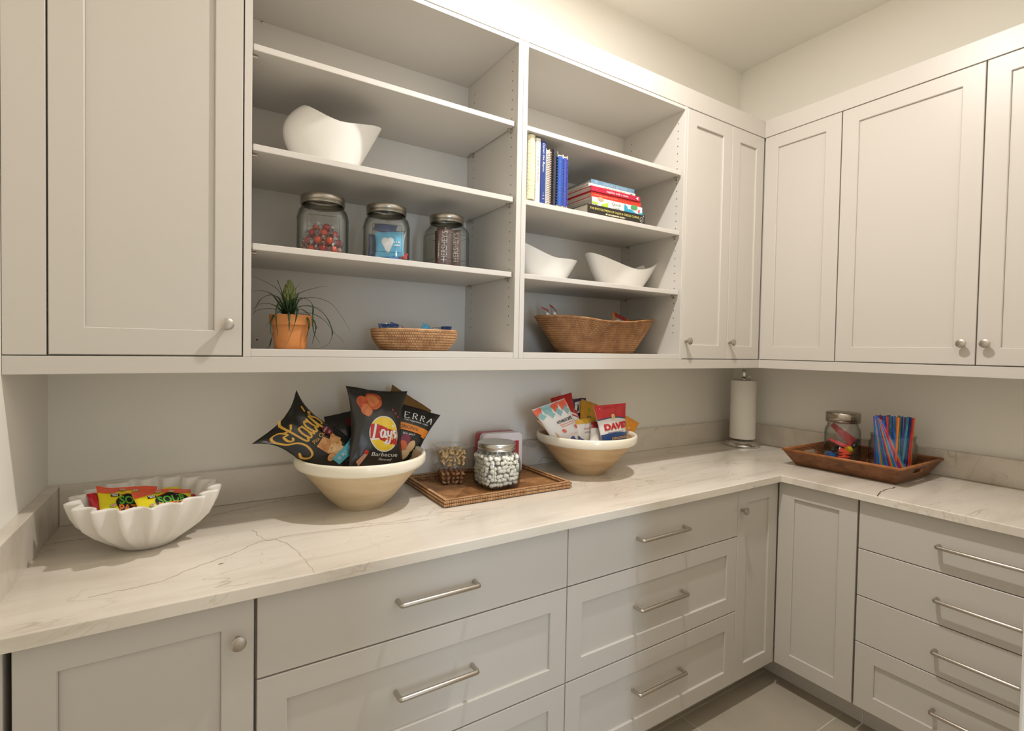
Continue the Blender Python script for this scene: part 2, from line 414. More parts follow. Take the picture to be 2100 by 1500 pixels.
# --- open shelving
SHELF = (2.185, 1.932, 1.679); ZBOT = 1.4065; TH = .017
def hutch(x0, x1, i0, i1, label):
    c = thing('open_shelving', label, 'shelving', ((x0+x1)/2, 0, ZR), 'open shelving units')
    for (a, bq) in ((x0, i0), (i1, x1)):
        s_ = MB(); obox(s_, MBK, a, bq, ZR, ZD-.0005, .02, D, .0008); s_.build('side_panel', PAINT_IN, c)
    s_ = MB(); obox(s_, MBK, x0, x1, ZR, ZD, .001, .02); s_.build('back_panel', PAINT_IN, c)
    s_ = MB(); obox(s_, MBK, i0+.0003, i1-.0003, 2.442, ZD-.001, .02, D-.001, .0008); s_.build('top_panel', PAINT_IN, c)
    s_ = MB(); obox(s_, MBK, i0+.0003, i1-.0003, ZR+.0008, ZBOT, .02, D-.001, .0008); s_.build('bottom_panel', PAINT_IN, c)
    for z in SHELF:
        s_ = MB(); obox(s_, MBK, i0+.004, i1-.006, z-TH, z, .021, D-.011, .0012); sh = s_.build('shelf', PAINT_IN, c)
        for xx, dx in ((i0, 1), (i1, -1)):
            for dd in (.07, .335):
                p_ = MB(); p_.tube([(xx-.0*dx, -dd, z-TH-.0042), (xx+.016*dx, -dd, z-TH-.0042)], .0038, 8)
                p_.box(xx, xx+.004*dx, -dd-.006, -dd+.006, z-TH-.014, z-TH-.0006, .001); p_.build('shelf_pin', NICKEL, sh, smooth=False)
    h_ = MB()
    for xx, dx in ((i0, 1), (i1, -1)):
        for dd in (.07, .335):
            for k in range(29):
                z = 1.50+k*.032
                if any(abs(z-(q-TH/2)) < .02 for q in SHELF): continue
                n = 8; px_ = xx+dx*.0003
                h_.add([(px_, -dd+.0024*math.cos(2*PI*q/n), z+.0024*math.sin(2*PI*q/n)) for q in range(n)], [tuple(range(n))])
    o = h_.build('pin_holes', HOLE, c, recalc=False); o['kind'] = 'stuff'
    return c
hl = hutch(-2.6375, -1.7905, -2.620, -1.8105, 'wider open shelving unit left of the divider, holding jars and a plant')
hr = hutch(-1.7895, -.9415, -1.7705, -.9565, 'open shelving unit right of the divider, holding books and two small white bowls')
p = onY(538, 46, -.02); q = MB(); q.lathe([(.004, 0), (.004, .003), (.002, .004)], n=12, cap1=True); q.xform(Matrix.Translation(p) @ Matrix.Rotation(PI/2, 4, 'X')); q.build('screw', NICKEL, hl)
p = onY(527, 697, -.02); q = MB(); q.lathe([(.0062, 0), (.0062, .0015), (.0030, .002), (.003, .0005)], n=16); q.xform(Matrix.Translation(p) @ Matrix.Rotation(PI/2, 4, 'X'))
sc_ = q.build('grommet', plain('grommet_pink', 232, 196, 188), hl); q = MB(); q.lathe([(.0031, .0008), (.0001, .0008)], n=12); q.xform(Matrix.Translation(p) @ Matrix.Rotation(PI/2, 4, 'X')); q.build('hole', BLACK, sc_)

# --- base cabinets
ZK = .110; ZDT = .8815
g2 = 'painted base cabinets'
def toe(mp, s0, s1, parent): 
    t = MB(); obox(t, mp, s0, s1, 0.0, ZK, F-.112, F-.095); t.build('toe_kick', PAINT, parent)
c = thing('base_cabinet', 'greige base cabinet with one shaker door and round knob at the left end', 'cabinet', (-2.85, 0, 0), g2)
body(MBK, -3.020, -2.633, ZK, ZU, F-.021, c); toe(MBK, XL+.006, -2.633, c)
fp = MB(); obox(fp, MBK, XL+.004, -3.0335, .001, ZU-.001, .02, F-.003, .001); fp.build('filler_strip', PAINT, c)
d_ = front(MBK, -3.0215, -2.6365, ZK, ZDT, F, c); knob(MBK, -2.668, .798, F, d_)
def bank(mp, s0, s1, zs, shakers, hs, hz, hw, parent):
    for (z0, z1), sh, z in zip(zs, shakers, hz):
        o = front(mp, s0, s1, z0, z1, F, parent, 'drawer', sh)
        handle(mp, hs-hw/2, hs+hw/2, z, F, o)
ZB3 = ((.6975, ZDT), (.4000, .6940), (ZK, .3965))
c = thing('drawer_cabinet', 'greige base cabinet with three drawers, left of the two drawer banks under the long counter', 'cabinet', (-2.2, 0, 0), g2)
body(MBK, -2.632, -1.7685, ZK, ZU, F-.021, c); toe(MBK, -2.632, -1.7685, c)
bank(MBK, -2.6300, -1.7690, ZB3, (False, True, True), -2.2045, (.790, .558, .285), .2175, c)
c = thing('drawer_cabinet', 'greige base cabinet with three drawers, second drawer bank under the long counter', 'cabinet', (-1.335, 0, 0), g2)
body(MBK, -1.7675, -.904, ZK, ZU, F-.021, c); toe(MBK, -1.7675, -.904, c)
bank(MBK, -1.7660, -.9050, ZB3, (False, True, True), -1.351, (.792, .558, .274), .2365, c)
c = thing('base_cabinet', 'greige corner base cabinet with two narrow shaker doors meeting in the inner corner', 'cabinet', (-.3, -.3, 0), g2)
bb = MB(); obox(bb, MBK, -.903, -.006, ZK, ZU, .006, F-.021); obox(bb, MRT, -(F-.021), -.916, ZK, ZU, .006, F-.021); bb.build('body', PAINT, c)
t = MB(); obox(t, MBK, -.903, -F+.095, 0, ZK, F-.112, F-.095); obox(t, MRT, -F+.095, -.9185, 0, ZK, F-.112, F-.095); t.build('toe_kick', PAINT, c)
d_ = front(MBK, -.9025, -.6250, ZK, ZDT, F, c); knob(MBK, -.885, .799, F, d_)
front(MRT, -.6262, -.9150, ZK, ZDT, F, c)
c = thing('drawer_cabinet', 'greige base cabinet with four drawers on the right wall', 'cabinet', (0, -1.26, 0), g2)
body(MRT, -.9195, YF+.006, ZK, ZU, F-.021, c); toe(MRT, -.9195, YF+.006, c)
bank(MRT, -.9215, -1.594, ((.7025, ZDT), (.5275, .6995), (.3545, .5245), (ZK, .3515)), (False, False, False, True), -1.258, (.790, .612, .438, .236), .2075, c)

# --- counter
ct = thing('countertop', 'L shaped cream veined stone countertop with low backsplash', 'countertop', (-1.5, -.3, ZU))
b = MB()
XW = XL-.0435/1.72*CF   # the left wall at the counter front
pl = [(XL+.0005, -.0005), (-.0005, -.0005), (-.0005, YF+.0005), (-CF, YF+.0005), (-CF, -CF), (XW+.0008, -CF)]
def inset(pl, bq): 
    x0, y0, x1, y1 = XL+.0005, -.0005, -.0005, YF+.0005
    return [(x0, y0), (x1, y0), (x1, y1), (-CF+bq, y1), (-CF+bq, -CF+bq), (XW+.0008, -CF+bq)]
lv = [(pl, ZU), (pl, ZT-.0025), (inset(pl, .0008), ZT-.0008), (inset(pl, .0025), ZT)]
vv = [(x, y, z) for P_, z in lv for (x, y) in P_]; fs = []
for k in range(3):
    for q in range(6): fs.append((k*6+q, k*6+(q+1) % 6, (k+1)*6+(q+1) % 6, (k+1)*6+q))
fs += [(18, 19, 20, 21, 22), (18, 22, 23), (4, 3, 2, 1, 0), (5, 4, 0)]
b.add(vv, fs); b.build('slab', STONE, ct)
b = MB(); b.box(XL+TS, -TS, -TS, -.0005, ZT+.0002, ZS, .0015); b.build('backsplash', STONE, ct)
b = MB(); e_ = .0015; P4 = [(XL+.0005, -.0005), (XL+TS, -.0005), (XW+TS, -CF+.001), (XW+.0008, -CF+.001)]; P5 = [(XL+.0005, -.0005), (XL+TS-e_, -.0005), (XW+TS-e_, -CF+.001+e_), (XW+.0008, -CF+.001+e_)]
b.add([(x, y, z) for L_, z in ((P4, ZT+.0002), (P4, ZS-e_), (P5, ZS)) for x, y in L_], [(k*4+q, k*4+(q+1) % 4, k*4+4+(q+1) % 4, k*4+4+q) for k in (0, 1) for q in range(4)]+[(0, 1, 2, 3), (8, 9, 10, 11)]); b.build('backsplash', STONE, ct)
b = MB(); b.box(-TS, -.0005, YF+.002, -.0005, ZT+.0002, ZS, .0015); b.build('backsplash', STONE, ct)
def flatline(pts, wd, z, mp=None):
    q = MB(); random.seed(len(pts))
    P_ = [Vector((a.x, a.y)) for a in pts]; out = []
    for i in range(len(P_)-1):
        for k in range(6):
            t = k/6; out.append(P_[i].lerp(P_[i+1], t)+Vector((random.uniform(-1, 1), random.uniform(-1, 1)))*.0035)
    out.append(P_[-1]); vv = []; 
    for i, a in enumerate(out):
        d = (out[min(i+1, len(out)-1)]-out[max(i-1, 0)]).normalized(); n_ = Vector((-d.y, d.x)); w_ = wd*random.uniform(.3, 1)
        vv += [(a.x+n_.x*w_, a.y+n_.y*w_, z), (a.x-n_.x*w_, a.y-n_.y*w_, z)]
    q.add(vv, [(2*i, 2*i+1, 2*i+3, 2*i+2) for i in range(len(out)-1)]); return q
VEIN = plain('vein_brown', 140, 125, 104, .2); VEIN2 = plain('vein_pale', 188, 176, 154, .2)
def zl(L): return [onZ(u, v, ZT) for u, v in L]
for L, wd, mm in (([(1801, 1019), (1803, 1011), (1812, 1006), (1822, 1004), (1836, 999.5)], .003, plain('crack_brown', 96, 74, 56, .5)),
                  ([(97, 1118), (140, 1110), (185, 1104)], .0016, VEIN), ([(432, 1060), (470, 1050), (505, 1043), (540, 1035), (590, 1023)], .0016, VEIN),
                  ([(180, 1226), (250, 1211), (320, 1197), (400, 1164), (470, 1139), (530, 1112), (600, 1098), (690, 1086), (760, 1079), (880, 1066)], .0013, VEIN2),
                  ([(518, 1086), (528, 1098), (545, 1110), (568, 1106)], .0014, VEIN2), ([(568, 1106), (600, 1122), (625, 1150), (645, 1175)], .0012, VEIN2),
                  ([(740, 1076), (800, 1072), (905, 1051), (1000, 1045), (1035, 1040)], .0011, VEIN2)):
    flatline(zl(L), wd, ZT+.0003).build('vein', mm, ct, recalc=False)
q = MB(); p = onZ(453, 1157, ZT); q.lathe([(.006, 0), (.0001, .0004)], (p.x, p.y, ZT+.0001), 10, sy=.5); q.build('vein', VEIN, ct)
# ================================================================ small things
def curvept(P_, t):
    """Catmull-Rom through P_, t in 0..1"""
    n = len(P_)-1; x = min(max(t, 0), 1)*n; i = min(int(x), n-1); f = x-i
    a, b, c, d = P_[max(i-1, 0)], P_[i], P_[i+1], P_[min(i+2, n)]
    return 0.5*((2*b)+(c-a)*f+(2*a-5*b+4*c-d)*f*f+(3*b-a-3*c+d)*f*f*f)
_tc = {}
def text2d(s, shear=0.0, bold=0.0):
    """flat triangles of a word, height of a capital = 1, origin at the word's centre"""
    key = (s, shear, bold)
    if key in _tc: return _tc[key]
    cu = bpy.data.curves.new('t', 'FONT'); cu.body = s; cu.shear = shear; cu.resolution_u = 3; cu.offset = bold
    cu.size = 1.0; ob = bpy.data.objects.new('t', cu)
    me = bpy.data.meshes.new_from_object(ob)
    vv = [(v.co.x, v.co.y) for v in me.vertices]; ff = [tuple(p.vertices) for p in me.polygons]
    bpy.data.objects.remove(ob); bpy.data.meshes.remove(me); bpy.data.curves.remove(cu)
    if vv:
        x0 = min(v[0] for v in vv); x1 = max(v[0] for v in vv); k = 1/0.73
        vv = [((x-(x0+x1)/2)*k, (y-0.365)*k) for x, y in vv]
    _tc[key] = (vv, ff, (x1-x0)*k if vv else 1.0); return _tc[key]

class Print:
    """flat print laid on a surface S(a, b, off): a, b run 0..1 over width W and height Hh"""
    def __init__(s, S, W, Hh): s.S = S; s.W = W; s.H = Hh; s.mb = MB(); s.mats = []; s.layer = 0
    def mi(s, m):
        if m not in s.mats: s.mats.append(m)
        return s.mats.index(m)
    def put(s, pts, faces, m, lay=None):
        s.layer += 1; off = .0007+.00022*(s.layer if lay is None else lay)
        s.mb.add([s.S(x/s.W, y/s.H, off) for x, y in pts], faces, s.mi(m))
    def rect(s, a0, a1, b0, b1, m, na=10, nb=6, top=None, bot=None):
        pts = []; 
        for i in range(na+1):
            for j in range(nb+1):
                a = a0+(a1-a0)*i/na; lo = b0+(bot(i/na) if bot else 0); hi = b1+(top(i/na) if top else 0)
                pts.append((a*s.W, (lo+(hi-lo)*j/nb)*s.H))
        s.put(pts, [(i*(nb+1)+j, (i+1)*(nb+1)+j, (i+1)*(nb+1)+j+1, i*(nb+1)+j+1) for i in range(na) for j in range(nb)], m)
    def ell(s, ca, cb, rx, ry, m, n=28, rings=3, ang=0.0, a0=0, a1=2*PI, lump=0.0):
        pts = [(ca*s.W, cb*s.H)]; fs = []
        for r in range(1, rings+1):
            for k in range(n):
                t = a0+(a1-a0)*k/n; q = r/rings*(1+lump*math.sin(3*t+1)+lump*.6*math.sin(5*t)); x, y = rx*q*math.cos(t), ry*q*math.sin(t)
                pts.append((ca*s.W+x*math.cos(ang)-y*math.sin(ang), cb*s.H+x*math.sin(ang)+y*math.cos(ang)))
        for k in range(n): fs.append((0, 1+k, 1+(k+1) % n))
        for r in range(rings-1):
            for k in range(n):
                p, q = 1+r*n+k, 1+r*n+(k+1) % n; fs.append((p, q, q+n, p+n))
        s.put(pts, fs, m)
    def poly(s, pts, m):
        """convex outline in a, b"""
        n = len(pts); cx = sum(p[0] for p in pts)/n; cy = sum(p[1] for p in pts)/n; P_ = [(cx*s.W, cy*s.H)]; k = 3
        ring = []
        for i in range(n):
            for q in range(k):
                t = q/k; a = pts[i]; b = pts[(i+1) % n]; ring.append(((a[0]+(b[0]-a[0])*t)*s.W, (a[1]+(b[1]-a[1])*t)*s.H))
        N = len(ring); mid = [((P_[0][0]+x)/2, (P_[0][1]+y)/2) for x, y in ring]
        s.put(P_+mid+ring, [(0, 1+i, 1+(i+1) % N) for i in range(N)]+[(1+i, 1+N+i, 1+N+(i+1) % N, 1+(i+1) % N) for i in range(N)], m)
    def text(s, t, ca, cb, h, m, ang=0.0, asp=1.0, shear=0.0, width=None, arc=0.0, bold=0.0):
        vv, ff, wd = text2d(t, shear, bold)
        if width: asp = width/(wd*h)
        pts = []
        for x, y in vv:
            x, y = x*h*asp, y*h + arc*h*(1-(2*x/wd)**2)
            pts.append((ca*s.W+x*math.cos(ang)-y*math.sin(ang), cb*s.H+x*math.sin(ang)+y*math.cos(ang)))
        s.put(pts, ff, m)
    def stroke(s, L, ca, cb, sx, sy, wd, m, ang=0.0, n=18, taper=True, lay=None):
        """brush strokes given in a unit box, scaled sx by sy and turned by ang about (ca, cb)"""
        lay = s.layer+1 if lay is None else lay
        for P_ in L:
            P_ = [Vector(p) for p in P_]; out = [curvept(P_, i/n) for i in range(n+1)]
            out = [Vector((p.x*sx, p.y*sy)) for p in out]; pts = []
            for i, p in enumerate(out):
                d = out[min(i+1, n)]-out[max(i-1, 0)]
                d = d.normalized() if d.length > 1e-9 else Vector((1, 0)); q = Vector((-d.y, d.x))
                w_ = wd*(0.62+0.5*abs(d.y)) if taper else wd
                if i in (0, n) and taper: w_ *= .6
                for k in (1, -1):
                    v = p+q*(w_*k*.5)
                    pts.append((ca*s.W+v.x*math.cos(ang)-v.y*math.sin(ang), cb*s.H+v.x*math.sin(ang)+v.y*math.cos(ang)))
            s.put(pts, [(2*i, 2*i+1, 2*i+3, 2*i+2) for i in range(n)], m, lay)
    def marks(s, ca, cb, h, width, m, ang=0.0):
        """a line of print too small to read: a row of little bars"""
        rnd = random.Random(int(ca*97+cb*31+width*5000)); x = -width/2; pts = []; fs = []
        while x < width/2:
            w_ = h*rnd.uniform(.35, .7); k = len(pts)
            for (a, b) in ((x, -h/2), (x+w_, -h/2), (x+w_, h*rnd.uniform(.3, .5)), (x, h*rnd.uniform(.3, .5))): pts.append((ca*s.W+a*math.cos(ang)-b*math.sin(ang), cb*s.H+a*math.sin(ang)+b*math.cos(ang)))
            fs.append((k, k+1, k+2, k+3)); x += w_+h*rnd.choice((.2, .2, .2, .7))
        s.put(pts, fs, m)
    def done(s, name, parent): 
        if s.mb.v: return s.mb.build(name, s.mats, parent, recalc=False)

def soft(x, p): return max(0.0, 1-abs(2*x-1)**p)
def bag(name, label, cat, TL, TR, BL, BR, puff, m, pinch=.10, seed=0, sag=0.0, group=None, seal=.07, wr=.003, back=None, wavy=0.0, pk=1.0):
    """pillow bag on four corner points; the front faces the room; returns (object, Print)"""
    TL, TR, BL, BR = (Vector(p) for p in (TL, TR, BL, BR))
    right = ((TR-TL)+(BR-BL)).normalized(); up = ((TL-BL)+(TR-BR)).normalized(); n = right.cross(up).normalized()
    if n.y > 0 and abs(n.y) > .2: n = -n
    W = ((TR-TL).length+(BR-BL).length)/2; Hh = ((TL-BL).length+(TR-BR).length)/2
    so = Vector((seed*7.3, seed*3.1, 0))
    def S(a, b, off=0.0, side=1):
        bc = min(max(b, 0), 1); aa = .5+(a-.5)*(1-pinch*math.sin(PI*bc**pk))
        p = (TL.lerp(TR, aa)).lerp(BL.lerp(BR, aa), 1-b+sag*math.sin(PI*min(max(a, 0), 1))*bc**5)
        bs = min(max((b-seal*.6)/(1-1.2*seal), 0), 1)
        t = puff*(soft(a, 2.6)**.75)*(soft(bs, 2.4)**.7)
        q = noise.noise(Vector((a*5.0, b*2.2, 0))+so)
        q2 = noise.noise(Vector((a*9, b*5, 3))+so)
        edge = 1-soft(bs, 2)
        t2 = wr*(q*1.2*(.35+edge)+q2*.5)
        wv = wavy*math.sin(a*PI*1.7+seed)*edge
        if side > 0: return p + n*(t+t2+off+wv)
        return p + n*(-t+t2-.0006+wv)
    mb = MB(); NA, NB = 22, 26
    mb.grid(lambda i, j: S(i, j), NA, NB); mb.grid(lambda i, j: S(i, j, 0, -1), NA, NB, mi=1 if back else 0)
    o_ = (NA+1)*(NB+1); R_ = lambda i, j: i*(NB+1)+j
    ring = [(i, 0) for i in range(NA)]+[(NA, j) for j in range(NB)]+[(i, NB) for i in range(NA, 0, -1)]+[(0, j) for j in range(NB, 0, -1)]
    for k in range(len(ring)):
        a = ring[k]; b = ring[(k+1) % len(ring)]
        mb.f.append((R_(*a), R_(*b), o_+R_(*b), o_+R_(*a))); mb.m.append(0)
    base = Vector((sum(p.x for p in (TL, TR, BL, BR))/4, sum(p.y for p in (TL, TR, BL, BR))/4, min(p.z for p in (TL, TR, BL, BR))))
    o = mb.build(name, [m, back] if back else m, smooth=True, loc=base); tag(o, label, cat, group)
    return o, Print(S, W, Hh)
def Y(u, v, y): return onY(u, v, y)

# ---------------------------------------------------------------- sculpted white bowls
def wavebowl(label, cx, cy, z0, a, b_, hL, hM, hR, ba, bb_, boff, bulge, rot=0.0, group='sculpted white bowls on the shelves'):
    """boat shaped bowl with a high rounded left end, a dip and a lifted right tip"""
    def rim(t):
        c_ = math.cos(t)
        h = hM + (hL-hM)*max(0, -c_)**1.5 + (hR-hM)*max(0, c_)**1.7
        return h
    def P_(t, k, inn=0.0):
        h = rim(t); tip = 1+.10*max(0, math.cos(t))**8
        q = k
        lf = max(0, -math.cos(t))**.7
        e1 = q**.72 if math.cos(t) < 0 else q**.9
        e2 = math.sin(min(q/.62, 1)*PI/2)**.9*(1-.60*(max(0, q-.62)/.38)**2)
        ex = e1+(e2-e1)*lf*bulge
        rx = ba+(a*tip-ba)*ex; ry = bb_+(b_-bb_)*q**.7
        x = boff*(1-q)+(rx-inn)*math.cos(t); y = (ry-inn)*math.sin(t)*(1-.14*max(0, math.cos(t))**3)
        z = z0+.0005+ inn*(1-q)*1.0+ (h-.0*inn)*q
        return Vector((cx+x*math.cos(rot)-y*math.sin(rot), cy+x*math.sin(rot)+y*math.cos(rot), z))
    mb = MB(); n = 64; NK = 18
    mb.grid(lambda i, j: P_(2*PI*i, j), n, NK, cu=True)
    th = .006; o_ = len(mb.v)
    mb.grid(lambda i, j: P_(2*PI*i, 1-j, th if j > 0 else th), n, NK, cu=True)
    for i in range(n):
        k = (i+1) % n; mb.f.append((i*(NK+1)+NK, k*(NK+1)+NK, o_+k*(NK+1), o_+i*(NK+1))); mb.m.append(0)
    mb.f.append(tuple(i*(NK+1) for i in range(n-1, -1, -1))); mb.m.append(0)
    mb.f.append(tuple(o_+i*(NK+1)+NK for i in range(n))); mb.m.append(0)
    o = mb.build('sculpted_bowl', PORC, smooth=True, loc=(cx, cy, z0), angle=60)
    tag(o, label, 'bowl', group)
wavebowl('large white sculpted bowl with a high rounded end, alone on the shelf above the jars', -2.380, -.215, 1.932, .137, .085, .185, .136, .177, .070, .048, -.016, 1.0)
wavebowl('small white sculpted bowl beside the divider, partly hidden by it', -1.560, -.20, 1.679, .150, .080, .150, .088, .100, .080, .046, .01, .0)
wavebowl('small white sculpted bowl standing clear of the divider, right of its twin', -1.130, -.20, 1.679, .205, .085, .144, .084, .152, .105, .048, -.01, .0)

# ---------------------------------------------------------------- glass jars
def sq(t, p=4.0):
    return 1.0/((abs(math.cos(t))**p+abs(math.sin(t))**p)**(1/p))
def jar(name, label, x, y, z, R, Hb, rot=.25, group=None, lid=LIDM, p=4.2, lidh=.026, neck=.74, panel=True, k=1.0):
    c = thing(name, label, 'jar', (x, y, z), group)
    s_ = 1/1.09; zs0 = Hb-lidh-.040
    prof = [(0.001, .004), (.70*R, .003), (.84*R, .002), (.93*R, .006), (.99*R, .017), (R, .03), (R, zs0), (.985*R, zs0+.011), (.935*R, zs0+.023), (.84*R, zs0+.033), (neck*R+.005, zs0+.038), (neck*R+.001, zs0+.041), (neck*R, zs0+.044), (neck*R, Hb)]
    def warp(t, r, zz):
        q = min(max((Hb*.90-zz)/(Hb*.10), 0), 1) if zz > Hb*.5 else 1
        q = q*min(1, r/(.8*R))
        return r*((1-q)+q*sq(t-rot, p)*s_)
    g_ = MB(); g_.lathe(prof, (x, y, z), 64, warp); 
    th = .0032; pin = [(0.001, .010)]+[(max(r-th, .001), max(zz+.004, .010) if zz < .02 else zz-.001) for r, zz in prof[2:]]
    g_.lathe(pin, (x, y, z), 64, warp); o_ = len(g_.v)
    g_.build('glass_body', GLASS, c, smooth=True, recalc=True)
    l_ = MB(); r = neck*R+.005
    l_.lathe([(r-.003, Hb-lidh+.006), (r, Hb-lidh+.007), (r+.001, Hb-lidh+.010), (r-.0006, Hb-lidh+.0115), (r+.001, Hb-lidh+.014), (r-.0006, Hb-lidh+.016), (r+.001, Hb-lidh+.0185), (r+.001, Hb+.004), (r-.0015, Hb+.0065), (r-.006, Hb+.0075), (.001, Hb+.0075)], (x, y, z), 48)
    l_.build('lid', lid, c, smooth=True, angle=50)
    if panel:   # moulded panel outline on each face
        e = MB()
        def onj(th_, zz): rr_ = warp(th_, R, zz)+.0002; return Vector((x+rr_*math.cos(th_), y+rr_*math.sin(th_), z+zz))
        for q in range(4):
            a = rot+q*PI/2; h_ = .56; zb_, zt_ = .030, zs0+.002
            ring = [onj(a-h_, zb_+(zt_-zb_)*k/4) for k in range(5)]+[onj(a-h_+2*h_*k/8, zt_) for k in range(1, 9)]+[onj(a+h_, zt_-(zt_-zb_)*k/4) for k in range(1, 5)]+[onj(a+h_-2*h_*k/8, zb_) for k in range(1, 9)]
            e.tube(ring, .0008, 6)
        e.build('moulded_panel', thin_glass('glass_rib', (.70, .74, .72, 1), (.45, .5, .47, 1)), c)
    return c
SZ = SHELF[2]+.0005
j1 = jar('glass_jar', 'square glass jar with pewter lid holding orange foil sweets, on the shelf', -2.408, -.215, SZ, .0800, .178, -.20, 'glass jars on the shelf', neck=.73)
j2 = jar('glass_jar', 'square glass jar with pewter lid stuffed with blue packets, on the shelf', -2.212, -.225, SZ, .0785, .178, -.30, 'glass jars on the shelf', neck=.73)
j3 = jar('glass_jar', 'square glass jar with pewter lid holding brown chocolate bars, on the shelf', -1.998, -.225, SZ, .0730, .180, .06, 'glass jars on the shelf', neck=.72)

# sweets in the first jar
random.seed(11)
OFOIL = mat('orange_foil', rgb(214, 96, 44), 0.25, .35, col2=rgb(176, 52, 34), vscale=60); RFOIL = mat('red_foil', rgb(186, 40, 40), 0.25, .35, col2=rgb(130, 24, 28), vscale=60)
def sweet(pos, foil, label, ang):
    c = thing('wrapped_sweet', label, 'sweet', pos, 'foil sweets in the jar'); x, y, z = pos
    q = MB(); q.ball(pos, .0118, 14, 9); q.build('ball', foil, c, smooth=True)
    q = MB(); d = Vector((math.cos(ang), math.sin(ang), random.uniform(-.2, .5))).normalized()
    for sg in (1, -1):
        pr = Vector(pos)+d*(.0108*sg); s1 = d.orthogonal().normalized(); s2 = d.cross(s1); vv = [pr]; n = 11
        for k in range(n):
            t = 2*PI*k/n; r = .012 if k % 2 else .0075; vv.append(pr+d*(sg*(.009+.002*(k % 3)))+s1*(r*math.cos(t))+s2*(r*math.sin(t)))
        q.add(vv, [(0, 1+k, 1+(k+1) % n) for k in range(n)])
    q.build('twisted_wrapper', WRAPC, c)
ox, oy = -2.408, -.215
k_ = 0
for lev, (cnt, rad) in enumerate(((9, .0485), (3, .020), (9, .0475), (2, .017), (6, .036), (3, .018))):
    zz = SZ+.024+[0, 0, .025, .025, .049, .069][lev]
    for i in range(cnt):
        a = 2*PI*i/max(cnt, 1)+lev*.55+.3; f = OFOIL if (k_ % 3) else RFOIL; k_ += 1
        sweet((ox+rad*math.cos(a), oy+rad*math.sin(a), zz), f, 'round %s foil sweet in a clear twisted wrapper, inside the first glass jar' % ('orange' if f is OFOIL else 'red'), a+PI/2)
# blue packets in the second jar
ox, oy = -2.212, -.225; z0 = SZ
SKY = mat('sky_foil', rgb(96, 176, 214), 0.25, bump=.25, bscale=60); NAVY = mat('navy_foil', rgb(40, 66, 112), 0.25, bump=.25, bscale=60); SILV = mat('silver_foil', rgb(206, 206, 208), 0.22, .6, bump=.3, bscale=50)
def rotv(p, ang, tilt=0, roll=0, c=(0, 0, 0)):
    return (Matrix.Rotation(ang, 4, 'Z') @ Matrix.Rotation(tilt, 4, 'X') @ Matrix.Rotation(roll, 4, 'Y') @ Vector(p))+Vector(c)
def packet(label, c, w_, h_, ang, tilt, roll, puff, m, seed, cat='packet', name='candy_packet', group=None, pinch=.06, wavy=0.0, seal=.07):
    P4 = [rotv(p, ang, tilt, roll, c) for p in ((-w_/2, 0, h_/2), (w_/2, 0, h_/2), (-w_/2, 0, -h_/2), (w_/2, 0, -h_/2))]
    return bag(name, label, cat, *P4, puff, m, pinch, seed, group=group, wr=.002, wavy=wavy, seal=seal)
gb = 'packets in the second jar'
o, pr = packet('sky blue packet printed with a pale heart, at the front of the second glass jar', (ox-.004, oy-.040, z0+.060), .090, .080, -.50, -.12, -.05, .010, SKY, 1, group=gb)
HEART = plain('print_heart', 226, 224, 226, .35)
pr.ell(.36, .60, .0105, .0115, HEART); pr.ell(.56, .60, .0105, .0115, HEART); pr.poly([(.235, .55), (.685, .55), (.50, .14), (.42, .14)], HEART)
pr.marks(.80, .55, .005, .020, WHITE); pr.marks(.80, .42, .005, .016, WHITE); pr.done('printed_front', o)
packet('navy packet lying crumpled near the top of the second glass jar', (ox-.008, oy-.012, z0+.116), .074, .046, -.35, -.9, .1, .009, NAVY, 2, group=gb)
packet('sky blue packet standing behind the heart packet in the second glass jar', (ox+.008, oy-.010, z0+.086), .070, .060, -.2, -.3, .35, .010, SKY, 3, group=gb)
packet('silver backed packet against the right side of the second glass jar', (ox+.040, oy+.010, z0+.085), .062, .066, -1.0, -.1, .1, .008, SILV, 4, group=gb)
packet('navy packet standing at the back of the second glass jar', (ox-.010, oy+.035, z0+.060), .080, .080, .15, .05, 0, .010, NAVY, 5, group=gb)
packet('small red and white packet at the bottom right of the second glass jar', (ox+.042, oy-.030, z0+.030), .040, .022, -.7, -.5, .1, .006, plain('foil_red', 206, 60, 66, .3), 6, group=gb)
packet('small blue twist packet lying on the bottom of the second glass jar', (ox+.002, oy-.046, z0+.016), .050, .016, -.45, -.3, -.15, .005, mat('blue_foil2', rgb(58, 120, 178), .25, bump=.2, bscale=60), 7, group=gb)
# chocolate bars in the third jar
ox, oy = -1.998, -.225
BROWN = mat('brown_wrapper', rgb(96, 62, 54), 0.4, bump=.15, bscale=40)
for i, (dx, dy, an, lb, wd_, tx) in enumerate(((-.014, -.010, -.52, 'brown chocolate bar standing upright with silver lettering, left in the third jar', .052, 1), (.030, -.004, -.70, 'brown chocolate bar standing upright, right in the third jar', .044, 1), (.0, .030, -.45, 'brown chocolate bar leaning behind the other two in the third jar', .050, 0))):
    o, pr = packet(lb, (ox+dx, oy+dy, SZ+.078), wd_, .132, an, .05, .02*(1-i), .0060, BROWN, 12+i, 'chocolate bar', 'chocolate_bar', 'chocolate bars in the third jar', pinch=.02, seal=.04)
    SIL = plain('print_silver', 206, 200, 192, .35)
    if tx:
        pr.text("HERSHEY'S", .52 if i == 0 else .62, .56, .021 if i == 0 else .018, SIL, PI/2, width=.098)
        if i == 0: pr.marks(.16, .45, .004, .055, SIL, PI/2)
    pr.done('printed_front', o)

